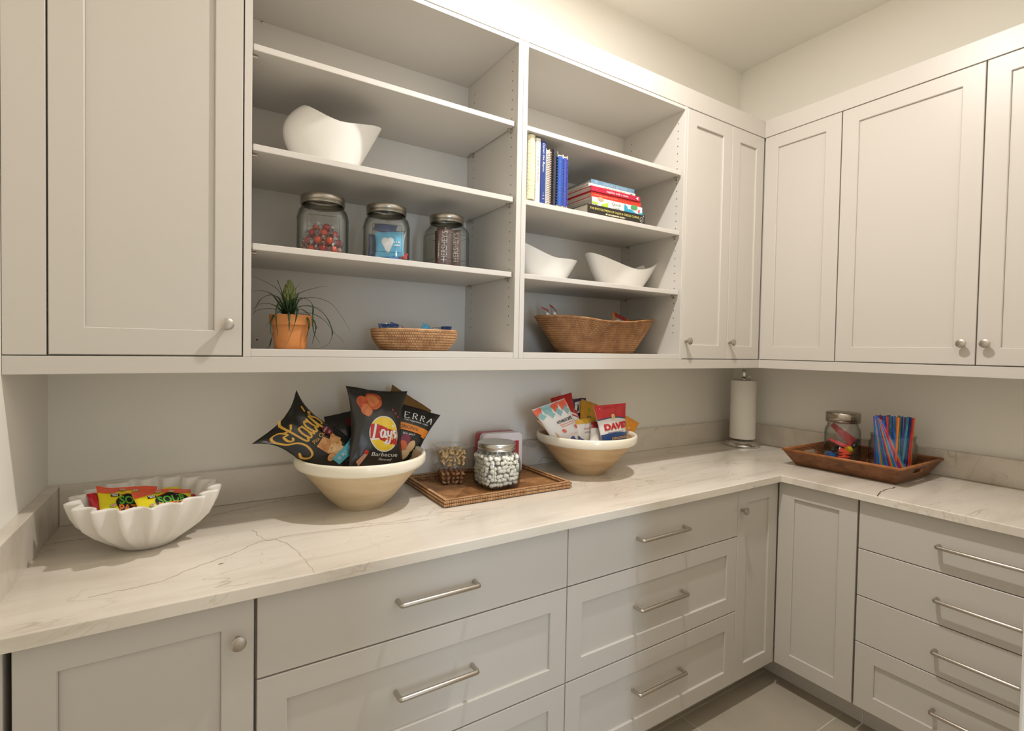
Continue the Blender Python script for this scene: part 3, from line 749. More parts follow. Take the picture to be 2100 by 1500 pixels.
# ---------------------------------------------------------------- potted plant
px, py, pz = -2.500, -.230, ZBOT+.0005
c = thing('potted_plant', 'spiky green houseplant in an orange terracotta pot on the bottom shelf', 'plant', (px, py, pz))
q = MB(); R0, R1, Hp = .0435, .0535, .098
q.lathe([(.001, .0), (R0-.002, .0), (R0, .002), (R0+.001, .012), (R1-.004, Hp-.032), (R1-.004, Hp-.0305), (R1+.0015, Hp-.030), (R1+.0035, Hp-.028), (R1+.0045, Hp-.002), (R1+.0035, Hp), (R1-.0005, Hp), (R1-.002, Hp-.002), (R1-.004, Hp-.02), (.001, Hp-.02)], (px, py, pz), 44)
q.build('pot', TERRA, c, smooth=True, angle=40)
q = MB(); q.lathe([(R1-.0045, Hp-.014), (.03, Hp-.010), (.001, Hp-.008)], (px, py, pz), 24, lambda t, r, z: r*(1+.04*math.sin(5*t))); q.build('soil', SOIL, c, smooth=True)
def leaf(P_, w0, par):
    """strap leaf along world points"""
    P_ = [Vector(p) for p in P_]; n = 16; q = MB(); vv = []
    for i in range(n+1):
        t = i/n; p = curvept(P_, t); d = (curvept(P_, min(t+.03, 1))-curvept(P_, max(t-.03, 0))).normalized()
        side = d.cross(Vector((0, 0, 1)))
        if side.length < .15: side = d.cross(Vector((0, 1, 0)))
        side.normalize(); up = side.cross(d).normalized(); w_ = w0*(1-t**1.6)*.96+.0005
        vv += [p+side*w_, p-up*w_*.35, p-side*w_, p+up*.0004]
    fs = []
    for i in range(n):
        for k in range(4): fs.append((4*i+k, 4*i+(k+1) % 4, 4*i+4+(k+1) % 4, 4*i+4+k))
    fs.append((0, 1, 2, 3)); q.add(vv, fs); return q.build('leaf', LEAF, par, smooth=True)
cz = pz+Hp-.008; ctr = Vector((px, py, cz))
def img(L, ys): return [Y(u, v, y) for (u, v), y in zip(L, ys)]
yb = py
LEAVES = [
 ([(585, 640), (575, 600), (548, 580), (520, 567)], (0, .0, .01, .02)),
 ([(583, 640), (560, 606), (535, 596), (516, 598)], (0, -.03, -.05, -.06)),
 ([(585, 642), (572, 612), (553, 605), (535, 614), (524, 632), (521, 640)], (0, .02, .05, .06, .07, .07)),
 ([(583, 644), (566, 628), (545, 622), (528, 626), (517, 635)], (0, -.04, -.06, -.08, -.085)),
 ([(583, 646), (563, 634), (545, 633), (527, 637), (516, 648)], (0, .03, .06, .07, .08)),
 ([(588, 640), (578, 600), (571, 580), (568, 574)], (0, .01, .015, .02)),
 ([(589, 640), (595, 606), (607, 592), (614, 581)], (0, .01, .02, .02)),
 ([(590, 640), (602, 610), (625, 597), (650, 590), (672, 587)], (0, .02, .04, .05, .05)),
 ([(592, 642), (606, 618), (625, 611), (650, 611), (678, 622), (700, 648), (718, 678)], (0, -.02, -.03, -.04, -.04, -.04, -.035)),
 ([(591, 642), (602, 614), (618, 611), (634, 616), (642, 630), (641, 655), (643, 680), (650, 695), (656, 704)], (0, -.03, -.045, -.055, -.06, -.064, -.06, -.055, -.05)),
 ([(592, 644), (610, 630), (632, 627), (651, 631), (664, 638)], (0, .03, .05, .06, .065)),
 ([(592, 644), (608, 631), (628, 627), (650, 633), (668, 648), (680, 672), (681, 690), (672, 708), (652, 717), (634, 716)], (0, -.02, -.03, -.035, -.035, -.03, -.03, -.03, -.03, -.03)),
 ([(592, 646), (612, 643), (636, 642), (655, 650), (671, 663), (683, 680), (700, 697), (706, 703)], (0, .03, .04, .05, .05, .05, .055, .06)),
 ([(590, 646), (612, 634), (628, 640), (640, 652), (648, 668), (655, 674)], (0, .04, .06, .065, .06, .06)),
 ([(590, 648), (578, 622), (573, 620), (568, 632), (566, 648), (567, 665), (570, 690)], (0, -.03, -.05, -.066, -.072, -.066, -.06)),
 ([(592, 648), (606, 632), (610, 640), (603, 668), (592, 696), (582, 716)], (0, -.04, -.064, -.072, -.066, -.062)),
 ([(588, 648), (566, 644), (558, 654), (555, 670), (556, 688)], (0, -.02, -.045, -.05, -.045)),
 ([(592, 648), (622, 646), (632, 656), (633, 675), (628, 692), (623, 702)], (0, -.03, -.05, -.055, -.05, -.045)),
 ([(590, 646), (592, 640), (593, 650), (593, 666), (593, 680)], (0, -.05, -.065, -.069, -.062)),
 ([(588, 648), (574, 640), (560, 648), (549, 666), (545, 672)], (0, .05, .065, .07, .07)),
 ([(592, 648), (628, 645), (642, 655), (648, 672), (644, 690), (640, 706)], (0, .05, .06, .065, .06, .055)),
 ([(586, 648), (570, 650), (558, 690), (552, 712), (545, 716)], (0, .06, .075, .07, .07)),
]
for L, ys in LEAVES:
    pts_ = img(L, [max(min(yb+d, -.035), -.345) for d in ys]); leaf([Vector((max(p.x, -2.612), p.y, max(p.z, pz+.002))) for p in pts_], .0036, c)
random.seed(5)
for k in range(9):
    a = 2*PI*k/9+.3; d = Vector((math.cos(a), math.sin(a), 0))
    leaf([ctr+d*.004, ctr+d*.013+Vector((0, 0, .024)), ctr+d*.022+Vector((0, 0, .050)), ctr+d*(.030+.006*(k % 3))+Vector((0, 0, .062+.004*(k % 4)))], .0062, c)
q = MB(); bx, bz = px-.004, cz
for k in range(40):
    t = k/40; a = k*2.4; zz = .045+.055*t; r = .015*math.sin(PI*min(.25+t*.72, 1))+.001; d = Vector((math.cos(a), math.sin(a), 0))
    p0 = Vector((bx, py, bz+zz))+d*r; tip = Vector((bx, py, bz+zz))+d*(r*1.05+.001)+Vector((0, 0, .016)); s_ = d.cross(Vector((0, 0, 1)))
    q.add([p0-s_*.0045-Vector((0, 0, .006)), p0+s_*.0045-Vector((0, 0, .006)), p0+s_*.004+Vector((0, 0, .006)), tip, p0-s_*.004+Vector((0, 0, .006)), p0+d*.003], [(0, 1, 5), (1, 2, 5), (2, 3, 5), (3, 4, 5), (4, 0, 5)])
q.lathe([(.010, .036), (.014, .058), (.013, .085), (.006, .105), (.0005, .112)], (bx, py, bz), 12)
q.build('flower_bud', BUD, c)

# ---------------------------------------------------------------- woven baskets and trays
def stitch_rows(mb, fn, rows, per, seed=0, wide=.76, tall=.94, lift=.0022, half=True):
    """short bumps in rows over a surface fn(u, v) -> (point, normal), v up"""
    rnd = random.Random(seed)
    for j in range(rows):
        for i in range(per):
            uc = (i+(.5 if j % 2 and half else 0))/per; vc = (j+.5)/rows; du = wide/per/2; dv = tall/rows/2; lf = lift*rnd.uniform(.85, 1.15)
            P_ = []
            for (a, b) in ((-1, -.80), (-1, .80), (0, 1), (1, .80), (1, -.80), (0, -1)):
                p, n = fn((uc+a*du), vc+b*dv); P_.append(p)
            p, n = fn(uc-du*.25, vc); P_.append(p+n*lf); p, n = fn(uc+du*.25, vc); P_.append(p+n*lf)
            mb.add(P_, [(0, 6, 1), (1, 6, 2), (2, 6, 7), (2, 7, 3), (3, 7, 4), (4, 7, 5), (5, 7, 6), (5, 6, 0)])
def normal_of(fn, u, v):
    e = .004; p = fn(u, v); a = fn(u+e, v)-fn(u-e, v); b = fn(u, min(v+e, 1))-fn(u, max(v-e, 0)); n = a.cross(b)
    return n.normalized() if n.length > 1e-12 else Vector((0, 0, 1))
def basket(name, label, cx, cy, z0, side, rows, per, m, lift, rimr, seed):
    """side(u, v) gives the outer wall; u round, v up"""
    c = thing(name, label, 'basket', (cx, cy, z0))
    N = 96; q = MB(); q.grid(lambda i, j: side(i, j), N, 12, cu=True)
    def inner(i, j):
        p = side(i, 1-j); n = normal_of(side, i, min(max(1-j, .01), .99)); o3 = Vector((cx, cy, p.z)); d = (p-o3); d.z = 0
        return p-d.normalized()*.004
    q.grid(inner, N, 12, cu=True)
    q.f.append(tuple(i*13 for i in range(N-1, -1, -1))); q.m.append(0)
    q.f.append(tuple((N+i)*13+12 for i in range(N))); q.m.append(0)
    q.build('basket_body', RATTAND, c, smooth=True, angle=40)
    wv = MB(); stitch_rows(wv, lambda u, v: (side(u, v), normal_sign(side, u, v, cx, cy)), rows, per, seed, lift=lift)
    o = wv.build('woven_strands', m, c, smooth=True, recalc=False); o['kind'] = 'stuff'
    r_ = MB(); n = 8; vv = []; NN = 140
    for i in range(NN):
        p = side(i/NN, 1); d = Vector((p.x-cx, p.y-cy, 0)).normalized()
        for k in range(n):
            a = 2*PI*k/n; vv.append(p+d*(rimr*math.cos(a)-.001)+Vector((0, 0, rimr*math.sin(a))))
    r_.add(vv, [(i*n+k, ((i+1) % NN)*n+k, ((i+1) % NN)*n+(k+1) % n, i*n+(k+1) % n) for i in range(NN) for k in range(n)])
    r_.build('rim_coil', m, c, smooth=True)
    return c
def normal_sign(fn, u, v, cx, cy):
    n = normal_of(fn, u, v); p = fn(u, v)
    if n.x*(p.x-cx)+n.y*(p.y-cy) < 0: n = -n
    return n
# small oval basket
bx, by, bz = -2.105, -.215, ZBOT+.0005
def side1(u, v):
    t = 2*PI*u; pw = 2.6; e = 1/((abs(math.cos(t))**pw+abs(math.sin(t))**pw)**(1/pw))
    r = .76+.24*min(1, math.sin(min(v*1.25, 1)*PI/2))
    return Vector((bx+.143*r*e*math.cos(t), by+.098*r*e*math.sin(t), bz+.001+.066*v))
basket('oval_basket', 'small oval light rattan basket of blue packets on the bottom shelf', bx, by, bz, side1, 8, 165, RATTAN, .0024, .0032, 2)
gp = 'packets in the small oval basket'
for lb, L, m, sd in (
  ('navy and silver packet at the left end of the small oval basket', ((775, 664), (818, 666), (778, 690), (815, 690)), NAVY, 21),
  ('crumpled silver packet with a dark fold in the small oval basket', ((790, 662), (824, 667), (795, 690), (830, 690)), SILV, 22),
  ('blue packet with a red end in the small oval basket', ((800, 660), (826, 669), (806, 690), (832, 690)), mat('blue_foil3', rgb(44, 98, 160), .25, bump=.2, bscale=60), 23),
  ('bright sky blue packet in the middle of the small oval basket', ((866, 661), (884, 671), (862, 690), (880, 690)), SKY, 24),
  ('navy packet at the right end of the small oval basket', ((905, 670), (926, 670), (905, 690), (924, 690)), NAVY, 25),
  ('white edged packet lying low at the right of the small oval basket', ((886, 672), (916, 669), (890, 690), (914, 690)), SILV, 26)):
    y = {21: -.215, 22: -.195, 23: -.175, 24: -.20, 25: -.225, 26: -.19}[sd]
    o, pr = bag('candy_packet', lb, 'packet', *[Y(u, v, y+(.012 if k < 2 else 0)) for k, (u, v) in enumerate(L)], .006, m, .05, sd, group=gp, wr=.003)
    if sd == 23: pr.rect(.62, 1.0, .45, .95, RED, 5, 4); pr.done('printed_front', o)
# large wavy basket
b2x, b2y, b2z = -1.270, -.195, ZBOT+.0005
def side2(u, v):
    t = 2*PI*u; ct, st = math.cos(t), math.sin(t)
    a = .188+(.303-.188)*v**.92; bb2 = .085+(.138-.085)*v**.8
    pw = 2.3; e = 1/((abs(ct)**pw+abs(st)**pw)**(1/pw))
    lx = ct
    K = [Vector((k,)*2) for k in (.1415, .1405, .1345, .1265, .1265, .130, .139, .146, .1525)]
    hh = curvept(K, (lx+1)/2).x
    return Vector((b2x+a*e*ct*1.0, b2y+bb2*e*st, b2z+.001+hh*v))
basket('wavy_basket', 'large boat shaped brown rattan basket with wavy rim on the bottom shelf', b2x, b2y, b2z, side2, 17, 270, RATTAN2, .0020, .0034, 4)
RW = plain('packet_red', 176, 52, 48, .35); GREYP = plain('packet_grey', 150, 146, 140, .35)
gp2 = 'snack packets in the large wavy basket'
for lb, L, y, sd in (
  ('red topped packet standing at the left end of the large wavy basket', ((1110, 629), (1124, 636), (1126, 664), (1140, 666)), -.200, 31),
  ('red topped packet with white shape, second from the left in the large wavy basket', ((1127, 623), (1140, 636), (1136, 665), (1152, 667)), -.19, 32),
  ('red topped packet at the right of the large wavy basket', ((1257, 639), (1288, 656), (1252, 676), (1286, 684)), -.195, 33)):
    o, pr = bag('snack_packet', lb, 'packet', *[Y(u, v, y+(.02 if k < 2 else 0)) for k, (u, v) in enumerate(L)], .006, GREYP, .03, sd, group=gp2, wr=.002)
    pr.rect(0, 1, .84 if sd != 33 else .74, 1.0, RW, 8, 4)
    if sd == 33: pr.rect(0, .10, .55, 1, ORANGE, 3, 4); pr.rect(.9, 1, .55, 1, ORANGE, 3, 4)
    pr.ell(.42, .40, .012 if sd < 33 else .03, .02, WHITE, lump=.08)
    pr.done('printed_front', o)

# rattan tray on the long counter
t0 = onZ(920, 1040, ZT); T = thing('rattan_tray', 'flat brown rattan tray under the marshmallow jar on the counter', 'tray', (-1.80, -.21, ZT+.0005))
ux0, ux1, uy0, uy1 = -2.062, -1.556, -.384, -.040; zt0 = ZT+.0008
rot_ = -.018; M_ = Matrix.Translation((-1.809, -.212, 0)) @ Matrix.Rotation(rot_, 4, 'Z') @ Matrix.Translation((1.809, .212, 0))
q = MB(); q.box(ux0+.004, ux1-.004, uy0+.004, uy1-.004, zt0, zt0+.006, .001); q.xform(M_).build('base_board', RATTAND, T)
q = MB(); z1 = zt0+.006; cxm, cym = (ux0+ux1)/2, (uy0+uy1)/2; hw, hh = (ux1-ux0)/2-.008, (uy1-uy0)/2-.008
def rod(a, b, r):
    a = Vector((a[0], a[1], z1)); b = Vector((b[0], b[1], z1)); d = (b-a)
    if d.length < .004: return
    s_ = Vector((-d.y, d.x, 0)).normalized()*r; u = Vector((0, 0, r*1.1))
    q.add([a+s_, a-s_, a+s_*.55+u, a-s_*.55+u, b+s_, b-s_, b+s_*.55+u, b-s_*.55+u], [(0, 2, 6, 4), (2, 3, 7, 6), (3, 1, 5, 7), (0, 1, 3, 2), (4, 6, 7, 5)])
pitch = .0075; mid = hw-hh
k = 0; x = -hw+pitch/2
while x < hw:
    lim = min(hh, max(0, hw-abs(x)))
    dep = min(hh, hw-abs(x)); rod((cxm+x, cym-hh), (cxm+x, cym-hh+dep), .0026); rod((cxm+x, cym+hh), (cxm+x, cym+hh-dep+.0015), .0026); x += pitch
y_ = -hh+pitch/2
while y_ < hh:
    dep = hh-abs(y_); rod((cxm-hw, cym+y_), (cxm-hw+dep, cym+y_), .0026); rod((cxm+hw, cym+y_), (cxm+hw-dep, cym+y_), .0026); y_ += pitch
o = q.xform(M_).build('woven_strands', RATTAN2, T); o['kind'] = 'stuff'
q = MB(); hrim = .0235; wr_ = .013
for (a0, a1, b0, b1) in ((ux0, ux1, uy0, uy0+wr_), (ux0, ux1, uy1-wr_, uy1), (ux0, ux0+wr_, uy0+wr_, uy1-wr_), (ux1-wr_, ux1, uy0+wr_, uy1-wr_)): q.box(a0, a1, b0, b1, zt0, zt0+hrim, .0025)
q.xform(M_).build('rim', RATTAND, T)
q = MB()
def face(p0, p1, n):
    p0 = Vector(p0); p1 = Vector(p1); n = Vector(n)
    def fn(u, v): return (p0.lerp(p1, u)+Vector((0, 0, .001+v*(hrim-.002)))+n*.0006, n)
    stitch_rows(q, fn, 2, int((p1-p0).length/.0062), 1, wide=.84, tall=.86, lift=.0024, half=False)
face((ux0, uy0, zt0), (ux1, uy0, zt0), (0, -1, 0)); face((ux0, uy1, zt0), (ux0, uy0, zt0), (-1, 0, 0)); face((ux1, uy0, zt0), (ux1, uy1, zt0), (1, 0, 0)); face((ux1, uy1-wr_, zt0), (ux0, uy1-wr_, zt0), (0, -1, 0)); face((ux1-wr_, uy0, zt0), (ux1-wr_, uy1, zt0), (-1, 0, 0))
def top(a0, a1, b0, b1, alongx):
    L_ = (a1-a0) if alongx else (b1-b0); n_ = int(L_/.0062)
    for i in range(n_):
        f0 = i/n_; f1 = (i+.86)/n_
        if alongx: q.box(a0+L_*f0, a0+L_*f1, b0+.0008, b1-.0008, zt0+hrim-.001, zt0+hrim+.0016, .001)
        else: q.box(a0+.0008, a1-.0008, b0+L_*f0, b0+L_*f1, zt0+hrim-.001, zt0+hrim+.0016, .001)
top(ux0, ux1, uy0, uy0+wr_, True); top(ux0, ux1, uy1-wr_, uy1, True); top(ux0, ux0+wr_, uy0+wr_, uy1-wr_, False); top(ux1-wr_, ux1, uy0+wr_, uy1-wr_, False)
o = q.xform(M_).build('rim_strands', RATTAN, T, recalc=False); o['kind'] = 'stuff'
ZTR = zt0+.0098

# marshmallow jar
mx, my, mz = -1.800, -.258, ZTR
jar('glass_jar', 'square glass jar of mini marshmallows with silver lid on the rattan tray', mx, my, mz, .081, .152, -.066, lid=mat('silver_lid', rgb(196, 194, 186), .34, 1.0), neck=.77)
MALLOW = mat('marshmallow', rgb(248, 244, 232), .8)
def mallow_mesh():
    q = MB(); q.lathe([(.0005, -.0062), (.0052, -.0062), (.0070, -.0045), (.0072, 0), (.0070, .0045), (.0052, .0062), (.0005, .0062)], n=9); return q
mm_ = mallow_mesh().build('marshmallow', MALLOW, smooth=True)
tag(mm_, 'small white mini marshmallow in the square jar on the rattan tray', 'marshmallow', 'marshmallows in the jar')
random.seed(8); spots = []
for lev in range(7):
    zz = mz+.0185+lev*.0150
    for i in range(31):
        a = 2*PI*(i+.37*lev)/31; rr = (.081-.0032-.0088)*sq(a+.066, 5)/1.09
        if lev == 0: rr *= .955
        spots.append((rr, a, zz))
for i in range(22): a = 2*PI*i/22; spots.append((.052*sq(a+.066, 4)/1.05, a, mz+.0185+6.25*.0150))
for i in range(14): a = 2*PI*i/14+.2; spots.append((.034, a, mz+.0185+6.4*.0150))
for i in range(7): spots.append((.016, 2*PI*i/7, mz+.0185+6.5*.0150))
for i in range(20): a = 2*PI*i/20+.1; spots.append((.050*sq(a+.066, 4)/1.05, a, mz+.0188))
for k, (r, a, zz) in enumerate(spots):
    o = mm_ if k == 0 else mm_.copy()
    if k: C.objects.link(o)
    a += random.uniform(-.08, .08); r -= random.uniform(0, .004); o.location = (mx+r*math.cos(a), my+r*math.sin(a), zz+random.uniform(-.0040, .0040)); o.rotation_euler = (random.uniform(-1.5, 1.5), random.uniform(-1.5, 1.5), random.uniform(0, 3))

# nut boxes
NUTM = mat('cashew', rgb(222, 192, 142), .55, col2=rgb(204, 168, 112), vscale=60); PECM = mat('mixed_nut', rgb(150, 92, 56), .5, col2=rgb(196, 150, 104), vscale=70)
def nutbox(label, x, y, z, wb, wt, h, rot):
    c = thing('plastic_tub', label, 'tub', (x, y, z), 'clear nut tubs on the tray')
    def sqr(w_, zz, n=32): 
        return [(x+w_*math.cos(2*PI*k/n+rot)*sq(2*PI*k/n, 7)/1.0, y+w_*math.sin(2*PI*k/n+rot)*sq(2*PI*k/n, 7), z+zz) for k in range(n)]
    q = MB(); n = 32; lv = [(wb*.02, .001), (wb*.92, .001), (wb, .004), (wt, h-.004), (wt+.006, h-.003), (wt+.007, h)]
    vv = [p for w_, zz in lv for p in sqr(w_, zz)]; q.add(vv, [(i*n+k, i*n+(k+1) % n, (i+1)*n+(k+1) % n, (i+1)*n+k) for i in range(len(lv)-1) for k in range(n)])
    q.build('tub_body', PLASTIC, c, smooth=True, angle=40)
    q = MB(); lv = [(wt+.0095, h-.001), (wt+.0095, h+.002), (wt-.001, h+.0025), (wt-.003, h+.007), (wt*.02, h+.007)]
    vv = [p for w_, zz in lv for p in sqr(w_, zz)]; q.add(vv, [(i*n+k, i*n+(k+1) % n, (i+1)*n+(k+1) % n, (i+1)*n+k) for i in range(len(lv)-1) for k in range(n)])
    q.build('tub_lid', PLASTIC, c, smooth=True, angle=40)
    return c
nx, ny = -1.928, -.150; nrot = -.25
nutbox('lower clear plastic tub of brown nuts on the rattan tray', nx, ny, ZTR, .040, .0505, .060, nrot)
nutbox('upper clear plastic tub of cashews stacked on another tub', nx, ny, ZTR+.0685, .042, .0525, .066, nrot)
q = MB(); pa = [Vector((.0075*math.cos(a), .0075*math.sin(a), 0)) for a in (2.9, 2.2, 1.57, .94, .2)]
q.tube(pa, [.0022, .0042, .0047, .0042, .0020], 7); q.ball(pa[0], .0024, 6, 4); cash = q.build('cashew', NUTM, smooth=True)
tag(cash, 'curved pale cashew in the upper plastic tub', 'nut', 'cashews in the upper tub')
random.seed(14); k = 0
def fill(o, base, wb, wt, h, lev, per, label):
    first = True
    for l_ in range(lev):
        f = (l_+.5)/lev; ww = (wb+(wt-wb)*f)-.0085
        cells = []
        for i in range(per):
            for j in range(per):
                if 0 < i < per-1 and 0 < j < per-1 and l_ < lev-1: continue
                cells.append((-1+2*i/(per-1), -1+2*j/(per-1)))
        for (a, b) in cells:
            r_ = o if first else o.copy()
            if not first: C.objects.link(r_)
            first = False
            X, Yv = a*ww*.93+random.uniform(-.001, .001), b*ww*.93+random.uniform(-.001, .001)
            r_.location = (base[0]+X*math.cos(nrot)-Yv*math.sin(nrot), base[1]+X*math.sin(nrot)+Yv*math.cos(nrot), base[2]+.0085+l_*h/lev+random.uniform(0, .0015))
            r_.rotation_euler = (random.uniform(-1.2, 1.2), random.uniform(-1.2, 1.2), random.uniform(0, 6.28))
fill(cash, (nx, ny, ZTR+.0685), .042, .0525, .050, 4, 6, '')
q = MB(); q.ball((0, 0, 0), .0078, 8, 6, (1.25, .72, .55)); q.tube([(-.008, 0, .0040), (0, 0, .0048), (.008, 0, .0040)], .0012, 5); pec = q.build('brown_nut', PECM, smooth=True)
tag(pec, 'oblong brown nut in the lower plastic tub', 'nut', 'brown nuts in the lower tub')
fill(pec, (nx, ny, ZTR), .040, .049, .046, 3, 5, '')

# lunch tin
tx0, tx1 = onY(983, 900, -.115).x, onY(1076, 900, -.115).x
Tn = thing('storage_tin', 'white and red rounded tin standing on edge behind the marshmallow jar', 'tin', ((tx0+tx1)/2, -.085, ZTR))
def rr(hx, hz, r, n=6):
    out = []
    for cxq, czq, a0 in ((hx-r, hz-r, 0), (-hx+r, hz-r, PI/2), (-hx+r, -hz+r, PI), (hx-r, -hz+r, 1.5*PI)):
        for k in range(n+1): a = a0+PI/2*k/n; out.append((cxq+r*math.cos(a), czq+r*math.sin(a)))
    return out
thw = .088; thh = .0815; tc = Vector((-1.690, -.095, ZTR+thh)); rT = -.10
def tinpart(y0, y1, sh, m, name, r=.018, bev=.005, par=None):
    q = MB(); lv = [(y0, sh+bev), (y0+bev*.3, sh+bev*.3), (y0+bev, sh), (y1-bev, sh), (y1-bev*.3, sh+bev*.3), (y1, sh+bev)]
    vv = []; n = 0
    for yy, s_ in lv:
        R_ = rr(thw-s_, thh-s_, r); n = len(R_); vv += [Matrix.Rotation(rT, 4, 'Z') @ Vector((x, yy, z))+tc for x, z in R_]
    q.add(vv, [(i*n+k, i*n+(k+1) % n, (i+1)*n+(k+1) % n, (i+1)*n+k) for i in range(len(lv)-1) for k in range(n)]+[tuple(range(n)), tuple((len(lv)-1)*n+k for k in range(n))])
    return q.build(name, m, par or Tn, smooth=True, angle=40)
TINW = mat('tin_white', rgb(226, 218, 222), .3); TINR = mat('tin_red', rgb(170, 40, 44), .3)
tinpart(-.042, -.008, .0, TINW, 'lid'); tinpart(-.008, .040, .0015, TINR, 'tin_body')
def tinS(a, b, off): return Matrix.Rotation(rT, 4, 'Z') @ Vector(((a-.5)*2*thw, -.042-off, (b-.5)*2*thh))+tc
pr = Print(tinS, 2*thw, 2*thh); pr.rect(.13, .90, .12, .80, TINR); pr.ell(.52, .80, .0115, .0115, TINW); pr.text('25', .515, .805, .0085, TINR, .1); pr.done('printed_front', Tn)

# ---------------------------------------------------------------- scalloped marble bowl
sx, sy, szb = -2.842, -.262, ZT+.0005
def scal(t, r, z, H_=.128): 
    k = min(1, max(0, z-.008)/.05); return r*(1+.078*k*math.cos(17*t)+.020*k*math.cos(34*t))
pf = [(.001, .0), (.058, .0), (.064, .002), (.070, .008), (.090, .024), (.112, .045), (.130, .068), (.141, .092), (.147, .112), (.1495, .122), (.150, .126), (.1455, .1285), (.140, .126), (.134, .104), (.122, .078), (.104, .052), (.082, .030), (.060, .017), (.001, .013)]
q = MB(); q.lathe(pf, (sx, sy, szb), 17*14, scal); o = q.build('scalloped_bowl', MARBLE, smooth=True, loc=(sx, sy, szb))
tag(o, 'white scalloped stone bowl of yellow candy packets at the left of the counter', 'bowl')
SOURY = mat('candy_yellow', rgb(240, 222, 40), .28, bump=.1, bscale=30); CORAL = plain('candy_coral', 236, 96, 66, .35); SRED = mat('candy_red', rgb(200, 32, 48), .3, bump=.1, bscale=30); GREENP = plain('candy_green', 96, 178, 58, .35); PINKP = plain('candy_pink', 240, 120, 110, .35)
gp3 = 'candy packets in the scalloped bowl'
def sour(label, L, ys, puff, seed, lay):
    o, pr = bag('candy_packet', label, 'packet', *[Y(u, v, y) for (u, v), y in zip(L, ys)], puff, SOURY, .04, seed, group=gp3, wr=.003, wavy=.004)
    pr.rect(0, 1, .80, 1.0, CORAL, 16, 4, bot=lambda t: .05*math.sin(t*9+seed)+.02)
    rnd = random.Random(seed)
    for k in range(70): pr.ell(rnd.uniform(.02, .98), .84-abs(rnd.gauss(0, .055)), .0007, .0007, CORAL, 5, 1); pr.layer = 2
    pr.layer = 3
    # dark splash behind the word, then the lettering
    pr.ell(.60, .46, .040, .034, BLACK, 26, 4, .12, lump=.06)
    pr.text('SOUR', .60, .58, .024, GREENP, .06, width=.066, bold=.03); pr.text('PATCH', .61, .36, .022, plain('candy_orange', 240, 130, 40, .35), .02, width=.070, bold=.03)
    pr.rect(.20, .34, .66, .76, BLACK, 3, 2); pr.marks(.27, .735, .004, .015, WHITE); pr.marks(.27, .685, .004, .011, WHITE)
    pr.stroke([[(0, 0), (.5, .25), (1, .9)]], .36, .70, .018, .008, .003, plain('chili_red', 150, 40, 28, .4))
    for (a, b, an) in ((.22, .42, .5), (.62, .84, .2), (.88, .28, -.4), (.16, .20, .8), (.40, .86, 0)):
        pr.ell(a, b, .0068, .0048, GREENP, 14, 2, an); pr.ell(a, b, .0050, .0036, WHITE, 14, 2, an); pr.ell(a, b, .0040, .0028, PINKP, 14, 2, an)
    pr.done('printed_front', o)
sour('yellow candy packet with coral top leaning at the left in the scalloped bowl', ((196, 998), (322, 1000), (206, 1075), (318, 1080)), (-.205, -.185, -.285, -.275), .012, 41, 0)
sour('yellow candy packet with coral top lying at the right in the scalloped bowl', ((268, 1010), (391, 1004), (292, 1075), (404, 1052)), (-.250, -.205, -.315, -.285), .011, 42, 1)
o, pr = bag('candy_packet', 'red candy packet at the left edge of the scalloped bowl', 'packet', *[Y(u, v, y) for (u, v), y in zip(((178, 1013), (215, 1010), (192, 1070), (232, 1072)), (-.225, -.20, -.26, -.25))], .008, SRED, .04, 43, group=gp3)
pr.stroke([[(0, 0), (-.4, .5), (0, 1), (.5, .8)]], .55, .35, .012, .024, .002, PINKP); pr.done('printed_front', o)
bag('candy_packet', 'red candy packet at the right of the scalloped bowl, behind a yellow one', 'packet', *[Y(u, v, y) for (u, v), y in zip(((372, 1014), (408, 1015), (360, 1060), (395, 1062)), (-.19, -.20, -.24, -.25))], .008, SRED, .04, 44, group=gp3)
bag('candy_packet', 'yellow candy packet almost hidden at the back of the scalloped bowl', 'packet', *[Y(u, v, y) for (u, v), y in zip(((335, 1000), (368, 999), (330, 1040), (366, 1040)), (-.18, -.18, -.22, -.22))], .008, SOURY, .04, 45, group=gp3)

# ---------------------------------------------------------------- big stoneware bowls
def dough(label, x, y, R, Hh, rb, clay):
    z = ZT+.0005; c = thing('serving_bowl', label, 'bowl', (x, y, z), 'stoneware serving bowls'); hb = .036; k = (R-.012-rb)/(Hh-hb)
    q = MB(); q.lathe([(.001, .002), (rb-.012, .002), (rb-.010, .0), (rb-.003, .0), (rb, .004), (rb+.006, .013), (rb+k*.02+.004, .024), (R-.014, Hh-hb+.003), (R-.018, Hh-hb+.012), (R-.02, Hh-.01), (R-.022, Hh-.012), (R-.026, Hh-hb), (rb+.004, .020), (.001, .014)], (x, y, z), 72)
    q.build('bowl_body', clay, c, smooth=True, angle=45)
    q = MB(); q.lathe([(R-.018, Hh-hb-.002), (R-.008, Hh-hb), (R-.002, Hh-hb+.006), (R, Hh-hb+.013), (R, Hh-.007), (R-.002, Hh-.002), (R-.006, Hh), (R-.011, Hh-.002), (R-.015, Hh-.009), (R-.0215, Hh-hb+.005)], (x, y, z), 80)
    q.build('glazed_rim', GLAZE, c, smooth=True, angle=60)
B1 = (-2.279, -.209, .2035); B2 = (-1.337, -.219, .205)
dough('wide stoneware bowl with cream rim holding dark crisp bags, left of the tray', B1[0], B1[1], B1[2], .166, .078, CLAY1)
dough('wide tan stoneware bowl with cream rim holding colourful snack bags, right of the tray', B2[0], B2[1], B2[2], .165, .080, CLAY)
gc = 'crisp bags in the left stoneware bowl'
def Q(L, ys): return [Y(u, v, y) for (u, v), y in zip(L, ys)]
